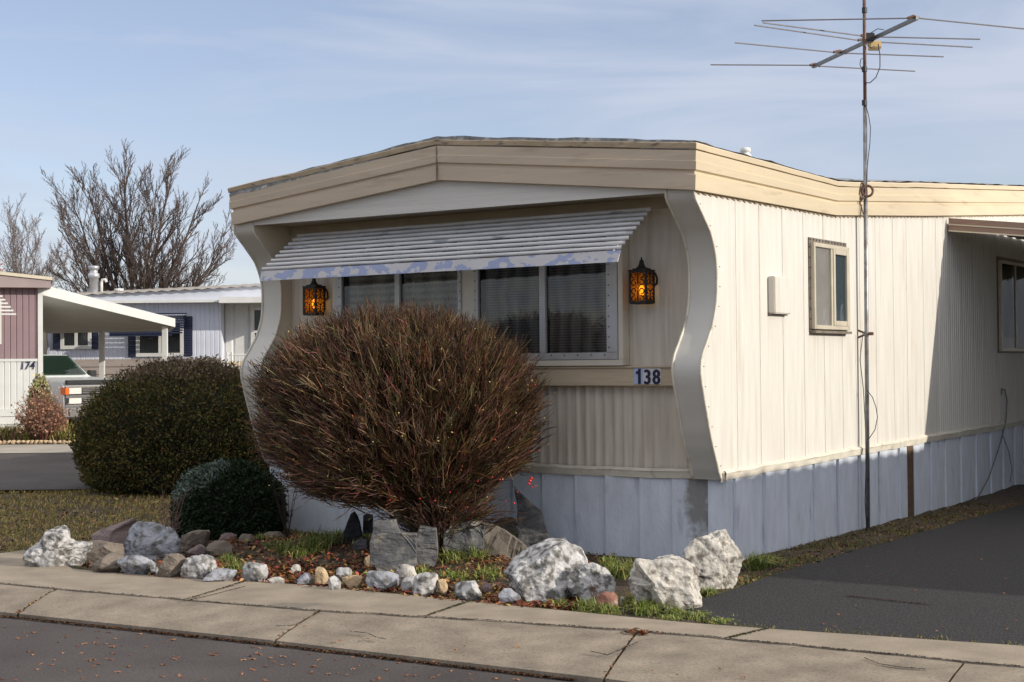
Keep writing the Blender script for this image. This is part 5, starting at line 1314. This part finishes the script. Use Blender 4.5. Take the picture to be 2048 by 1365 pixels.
MB().tube([(-1.38, .1, 1.28), (-1.45, -.3, 1.34), (-1.5, -.6, 1.38)], .012, 4).build('wiper', MT['chrome'], tr_)
MB().box(-.02, -.96, 1.06, .07, .96, 1.15).build('bug_shield', MT['truckdark'], tr_, bevel=.01)
gr = MB().box(.0, -.96, .60, .03, .96, 1.02).build('grille', MT['truckdark'], tr_)
b = MB()
for z in (.60, .785, .80, 1.0): b.box(.03, -.96, z-.018, .05, .96, z+.018)
for z in (.66, .70, .74, .87, .91, .95): b.box(.03, -.52, z-.006, .04, .52, z+.006)
b.build('grille_bars', MT['chrome'], gr)
for s in (-1, 1):
    MB().box(.032, s*.56, .85, .055, s*.90, .98).build('headlight', MT['lens'], tr_); MB().box(.032, s*.56, .64, .055, s*.90, .76).build('headlight', MT['lens'], tr_)
    MB().box(-.12, s*.905, .84, .045, s*.99, .99).build('turn_signal', MT['orange'], tr_)
    MB().box(-1.5, s*.98, 1.18, -1.38, s*1.2, 1.36).build('mirror', MT['truckdark'], tr_, bevel=.02)
MB().box(-.05, -1.0, .36, .16, 1.0, .56).build('bumper', MT['chrome'], tr_, bevel=.03)
for x in (-.95, -4.2):
    for s in (-1, 1):
        b = MB(); b.lathe([(.0, -.12), (.25, -.12), (.38, -.11), (.39, -.05), (.39, .05), (.38, .11), (.25, .12), (0, .12)], 0, 0, 20); b.v = [(x+q[0], s*.86+q[2], .38+q[1]) for q in b.v]
        w_ = b.build('wheel', MT['rubber'], tr_, smooth=True)
        b = MB(); b.lathe([(0, -.13), (.22, -.13), (.22, .13), (0, .13)], 0, 0, 16); b.v = [(x+q[0], s*.86+q[2], .38+q[1]) for q in b.v]; b.build('hub', MT['chrome'], w_)
# ---- blue-white home behind
YB = 42.0
hb = empty('mobile_home', atY(300, 850, YB), 0, 'pale blue home with navy shutters and beige lower siding behind the carport', 'mobile home')
ho = hb.location.copy()
def bq(px0, py0, px1, py1, yf, yb, Y=YB): a = atY(px0, py1, Y)-ho; c = atY(px1, py0, Y)-ho; return (a.x, yf, a.z, c.x, yb, c.z)
x0_, _, zlo, x1_, _, zhi = bq(-260, 603, 442, 723, 0, 0); gB = gz(YB)-ho.z-.1
ribbed(x0_, x1_, zlo, zhi, 0, .13, .015).build('upper_wall', MT['bluehouse'], hb)
b = MB(); zz = zlo; k = 0
while zz > gB: b.add([(x0_, -.03, zz-.21), (x1_, -.03, zz-.21), (x1_, -.005, zz), (x0_, -.005, zz)], [(0,1,2,3)]); b.add([(x0_, -.03, zz-.21), (x0_, 0, zz-.21), (x1_, 0, zz-.21), (x1_, -.03, zz-.21)], [(0,1,2,3)]); zz -= .21
b.build('lap_siding', MT['beige'], hb)
MB().box(x0_, .03, gB, x1_, 7, zhi).build('house_core', MT['bluehouse'], hb)
# recessed lit entry wall at the right
X0, _, zl, X1, _, zh = bq(444, 603, 640, 723, 0, 0)
ribbed(X0, X1, zl, zh, .5, .4, .03).build('entry_wall', MT['white'], hb)
b = MB(); zz = zl
while zz > gB: b.add([(X0, .47, zz-.21), (X1, .47, zz-.21), (X1, .495, zz), (X0, .495, zz)], [(0,1,2,3)]); zz -= .21
b.build('entry_lap_siding', MT['beigelit'], hb)
MB().box(X0, .53, gB, X1, 7, zh).build('house_core', MT['white'], hb)
b = MB(); q = bq(497, 612, 560, 712, 0, 0); b.box(q[0], .40, q[2], q[0]+.10, .49, q[5]); b.box(q[0]+.1, .40, q[5]-.1, q[3], .49, q[5]); b.box(q[0]+.1, .40, (q[2]+q[5])/2-.05, q[3], .49, (q[2]+q[5])/2+.02)
dd = b.build('door', MT['white'], hb); MB().box(q[0]+.1, .45, q[2], q[3], .48, q[5]-.1).build('door_glass', mat('dark_green_glass', (.01,.03,.025), .2, 0), dd)
# fascia and roof
rl = atY(160, 592, YB)-ho; rr_ = atY(640, 568, YB)-ho; fl = atY(-260, 608, YB)-ho
b = MB(); zA = (atY(160, 607, YB)-ho).z; zB = (atY(525, 604, YB)-ho).z
b.add([(x0_-.2, -.3, zA), (X1, -.3, zB), (X1, -.3, rr_.z), (x0_-.2, -.3, rl.z-.25), (x0_-.2, 0, zA), (X1, 0, zB)], [(0,1,2,3),(0,4,5,1)]); b.build('fascia', MT['bluehouse'], hb)
b = MB(); b.box(x0_-.2, -.36, zA-.02, X0+.1, -.31, zA+.06); b.box(X0+.1, -.9, zB-.06, X1, -.31, zB+.10); b.build('gutter_trim', MT['white'], hb)
b = MB(); n = 80; r1 = []; r2 = []
for i in range(n+1):
    x = x0_-.25+(X1-x0_+.25)*i/n; zf = rl.z-.25+(rr_.z-rl.z+.25)*i/n; o = .03*(i % 2)
    r1.append((x, -.42, zf-.02+o)); r2.append((x, 3.6, zf+.30+o))
b.grid([r1, r2]); b.grid([r2, [(p[0], 7.5, p[2]-.3) for p in r2]]); r_o = b.build('roof', MT['greyroof'], hb)
b = MB(); p = atY(188, 585, YB+2)-ho; b.lathe([(.13, p.z-.2), (.13, p.z+.42), (.17, p.z+.43), (.17, p.z+.55), (.12, p.z+.57), (.12, p.z+.68), (.16, p.z+.69), (.16, p.z+.78), (0, p.z+.79)], p.x, 2, 14); b.build('flue', MT['galv'], r_o, smooth=True)
p = atY(203, 585, YB+2)-ho; MB().tube([(p.x, 2, p.z-.2), (p.x, 2, p.z+.28), (p.x+.03, 2, p.z+.37), (p.x+.11, 2, p.z+.38), (p.x+.15, 2, p.z+.3)], .045, 8).build('vent_pipe', MT['white'], r_o, smooth=True)
p = atY(238, 582, YB+2)-ho; b = MB(); b.lathe([(.10, p.z-.2), (.10, p.z-.02), (.14, p.z), (.14, p.z+.06), (0, p.z+.08)], p.x, 2, 12); b.build('roof_vent', MT['white'], r_o)
def bwin(px0, py0, px1, py1, shl, shr, mullion=True):
    w = empty('window', (0, 0, 0), 0, None, None); w.parent = hb; q = bq(px0, py0, px1, py1, 0, 0); fr = .10; xm = (q[0]+q[3])/2
    b = MB(); b.box(q[0], -.07, q[2], q[0]+fr, -.0, q[5]); b.box(q[3]-fr, -.07, q[2], q[3], 0, q[5]); b.box(q[0]+fr, -.07, q[5]-fr, q[3]-fr, 0, q[5]); b.box(q[0]+fr, -.07, q[2], q[3]-fr, 0, q[2]+fr); b.box(xm-.04, -.065, q[2]+fr, xm+.04, 0, q[5]-fr); b.build('window_frame', MT['white'], w)
    MB().box(q[0]+fr, -.02, q[2]+fr, q[3]-fr, -.012, q[5]-fr).build('curtain', MT['curtain'], w)
    for a, c in ((q[0]+fr, xm-.04), (xm+.04, q[3]-fr)): MB().add([(a, -.035, q[2]+fr), (c, -.035, q[2]+fr), (c, -.035, q[5]-fr), (a, -.035, q[5]-fr)], [(0,1,2,3)]).build('window_pane', MT['pane'], w)
    for s in (shl, shr):
        k = bq(s[0], s[2], s[1], s[3], 0, 0); b = MB(); b.box(k[0], -.05, k[2], k[3], -.0, k[5]); n = int((k[5]-k[2])/.07)
        for i in range(n): b.add([(k[0]+.03, -.075, k[2]+.02+i*.07), (k[3]-.03, -.075, k[2]+.02+i*.07), (k[3]-.03, -.051, k[2]+.075+i*.07), (k[0]+.03, -.051, k[2]+.075+i*.07)], [(0,1,2,3)])
        b.build('shutter', MT['navyshut'], hb)
bwin(122, 655, 184, 699, (107,121,640,699), (184,197,640,699)); bwin(273, 640, 368, 714, (257,273,640,714), (368,385,633,712))
def bawn(px0, px1, py0, py1, inset=.5):
    k = bq(px0, py0, px1, py1, 0, 0); n = 9; b = MB()
    for i in range(n):
        t = i/(n-1); z = k[5]+(k[2]-k[5])*t; b.box(k[0]+inset*(1-t), -.1-.55*t, z-.02, k[3]-.0, -.18-.55*t, z+.02)
        if i == n-1: b.box(k[0], -.66, z-.09, k[3]-.3, -.70, z+.05)
    b.build('window_awning', MT['navyshut'], hb)
bawn(232, 375, 628, 668, .6); bawn(90, 188, 640, 661, .4)
p = atY(93, 690, YB)-ho; b = MB(); b.box(p.x-.06, -.22, p.z-.14, p.x+.06, -.08, p.z+.10); b.lathe([(.09, p.z+.10), (.02, p.z+.2), (0, p.z+.24)], p.x, -.15, 8); b.box(p.x+.0, -.1, p.z-.02, p.x+.03, 0, p.z+.02); b.build('porch_lamp', MT['black'], hb)
# railing by the entry
p0 = atY(455, 770, YB-2); rg = empty('railing', (p0.x, YB-2, gz(YB-2)), 0, 'white iron railing by the entry of the pale blue home', 'railing'); b = MB(); zt = atY(470, 710, YB-2).z-rg.location.z; zm = zt-.75
x1r = atY(500, 700, YB-2).x-p0.x
for x, r_ in ((0, .03), (.12, .03)): b.tube([(x, 0, 0), (x, 0, zt+.08)], r_, 6)
b.tube([(0, 0, zt), (x1r, 0, zt)], .02, 6); b.tube([(0, 0, zt-.62), (x1r, 0, zt-.62)], .02, 6)
n = 6
for i in range(n): x = .12+(x1r-.12)*i/(n-1); b.tube([(x, 0, zt-.62), (x, 0, zt)], .012, 5); 
b.build('rails', MT['white'], rg)
# ---- edging stones, weeds and shrub before home 174
for i in range(16):
    px = -2+i*9.2; p = farground(px, 889-.0*px); me = rock_mesh(.085*p.y/25*1.0, .10, .07, 900+i, .06, 8, 2); me.materials.append(MT['tanrock']); o = bpy.data.objects.new('edging_stone', me); link(o); o.location = (p.x, p.y+.05, gz(p.y)); tag(o, 'small pale edging stone in the row along the far gutter', 'stone', 'edging stones along the far gutter')
def drybush(pxc, pyb, wpx, hpx, Y, n, col, label, name='dry_bush'):
    p = atY(pxc, pyb, Y); p.z = gz(Y); s = Y/FPX; b = MB(); g = empty(name, p, 0, label, 'shrub')
    for i in range(n):
        a = rs.uniform(0, 6.28); k = rs.random()**.5; tx = math.cos(a)*wpx*.5*s*k; ty = math.sin(a)*wpx*.4*s*k; tz = hpx*s*rs.uniform(.35, 1)*(1.05-.45*k*k)
        q = Vector((tx, ty, tz)); b.tube([(tx*.15, ty*.15, 0), q*.6+Vector((0, 0, .04)), q], [.008, .005, .003], 3, cap=False, col=tuple(c*rs.uniform(.6, 1.2) for c in col))
        for _ in range(4):
            t = rs.uniform(.5, 1); e = Vector((rs.gauss(0, .06), rs.gauss(0, .06), rs.gauss(.03, .06))); b.tube([q*t, q*t+e], [.004, .002], 3, cap=False, col=col)
            w_ = q*t+e; sz = rs.uniform(.012, .024); v1 = Vector((rs.gauss(0, 1), rs.gauss(0, 1), rs.gauss(0, 1))).normalized()*sz; v2 = v1.orthogonal().normalized()*sz
            b.add([w_-v1, w_+v2, w_+v1, w_-v2], [(0,1,2,3)], rs.choice([(.30,.15,.09),(.38,.22,.14),(.22,.10,.06)]))
    b.build('branches', MT['twig'], g); return g
drybush(84, 880, 112, 118, 26.2, 300, (.24,.13,.085), 'reddish-brown dried flower bush at the corner of the mauve home')
shrub('pale_bush', atY(80, 800, 26.9).x, 26.9, .22, .2, gz(27)+.0, 1.10, 1800, .06, [(.36,.34,.16),(.28,.28,.12),(.44,.40,.2)], 'pale yellow-green plant at the corner post of the mauve home', 'plant', 41)
pts = []
for _ in range(5000):
    px = rs.uniform(-30, 150); py = rs.uniform(855, 884); p = farground(px, py); pts.append((p.x, p.y, gz(p.y)))
Q, C2 = blades(pts, .22, .012, [(.26,.25,.05),(.14,.17,.03),(.32,.22,.10),(.22,.13,.07)], .9, 55)
tag(np_quads('far_weeds', Q, MT['grass'], C2), 'yellow-green weeds and straw along the base of the mauve home', 'weeds', kind='stuff')

# ================================================================== BARE TREES
def tree(name, base, limbs, seed, r0, mt, label, lv=5, tw=1.0, upw=.25, twig_r=.010, trunk=True):
    g = empty(name, base, 0, label, 'tree'); rr = random.Random(seed); T = MB(); B = MB()
    def grow(p, d, L_, r, lvl, out):
        n = 5; pts = [p]; q = p; dd = d
        for i in range(n):
            dd = (dd+Vector((rr.gauss(0, .055), rr.gauss(0, .055), rr.gauss(0, .05)+upw*.13))).normalized(); q = q+dd*(L_/n); pts.append(q)
        r1 = max(r*.22, twig_r*.5); rad = [r+(r1-r)*i/n for i in range(n+1)]
        out.tube(pts, rad, 6 if r > .05 else 3, cap=False)
        if lvl <= 0: return
        k = {5: 9, 4: 12, 3: 11, 2: 8, 1: 4}[lvl]; k = int(k*tw)
        for j in range(k):
            t = .18+.80*(j+rr.random())/k; i = min(int(t*n), n-1); pp = pts[i].lerp(pts[i+1], t*n-i); ax = (pts[i+1]-pts[i]).normalized()
            pe = ax.cross(Vector((rr.gauss(0, 1), rr.gauss(0, 1), rr.gauss(0, 1)))).normalized(); ang = R(rr.uniform(20, 42))
            nd = (ax*math.cos(ang)+pe*math.sin(ang)+Vector((0, 0, upw*.5))).normalized()
            grow(pp, nd, L_*rr.uniform(.22, .46)*(1.15-.55*t), max(rad[i]*.5, twig_r), lvl-1, out)
    for (d, L_, r) in limbs: grow(Vector((0, 0, limbs_z[0])), Vector(d).normalized(), L_, r, lv-1, B)
    T.tube([(0, 0, -.2), (0, 0, limbs_z[0]*.5), (0.02, 0, limbs_z[0]+.15)], [r0*1.25, r0, r0*.9], 10)
    T.build('trunk', mt, g, smooth=True); B.build('crown', mt, g); return g
YT = 47.0; tb_ = atY(262, 600, YT); limbs_z = [1.6]; tb_.z = gz(YT)
# limb tips in the picture
tips = [(95,425),(130,500),(140,340),(205,330),(240,310),(290,330),(330,325),(380,345),(420,380),(470,440),(478,520),(440,560),(180,400),(260,420),(370,470),(100,540)]
limbs = []
st0 = Vector((tb_.x, YT, tb_.z+1.6))
for i, (px, py) in enumerate(tips):
    dY = rs.uniform(-2, 2); q = atY(px, py, YT+dY)-st0; limbs.append((q-Vector((0, 0, q.length*.12)), q.length*.90, .060 if i not in (3, 4, 7, 8) else .095))
tree('bare_tree', tb_, limbs, 4, .30, MT['bark'], 'large bare spreading tree with many upright twigs behind the pale blue home', lv=4, tw=1.65, upw=.30, twig_r=.0065)
YT2 = 66.0; tb2 = atY(40, 600, YT2); tb2.z = gz(YT2); limbs_z = [2.5]
limbs = []; st0 = Vector((tb2.x, YT2, tb2.z+2.5))
for px, py in [(-40,470),(0,430),(25,418),(50,425),(80,440),(100,470),(125,500),(-20,520),(110,540),(60,480)]:
    q = atY(px, py, YT2+rs.uniform(-2, 2))-st0; limbs.append((q, q.length*.9, .055))
tree('bare_tree', tb2, limbs, 9, .32, MT['bark2'], 'pale hazy bare tree at the left edge behind the mauve home', lv=4, tw=1.4, upw=.2, twig_r=.007)
g = shrub('brown_leaved_tree', atY(-14, 520, 58).x, 58, .42, .4, gz(58), 5.6, 1500, .12, [(.35,.12,.05),(.25,.09,.04)], 'sliver of a tree with orange-brown leaves at the extreme left edge', 'tree', 61)

# ================================================================== NEIGHBOUR ON THE RIGHT (outside the frame; it shades the driveway)
nb = empty('mobile_home', W(6.6, 1.0), TH, 'cream neighbouring mobile home across the driveway', 'mobile home')
DX = 6.6-0
b = MB(); b.box(0, 0, .6, 4.2, 18, 2.75); b.build('walls', MT['dummy'], nb)
MB().box(.02, .02, -.1, 4.18, 17.98, .6).build('skirting', MT['skirt'], nb)
b = MB(); n = 220; z1 = .70+6.5/2.836; r1 = []; r2 = []
for i in range(n+1):
    y = -.12+18.3*i/n; o = .014*math.sin(y*2*math.pi/.30); r1.append((-.1, y, z1-.03+o)); r2.append((2.1, y, z1+.18+o))
b.grid([r1, r2]); b.grid([r2, [(4.3, p[1], p[2]-.21) for p in r2]]); b.grid([[(p[0], p[1], 2.70) for p in r1], r1]); b.build('roof', MT['greyroof'], nb)
b = MB(); b.box(-.01, -.02, 2.75, 4.2, .05, z1+.0); b.build('gable', MT['dummy'], nb)
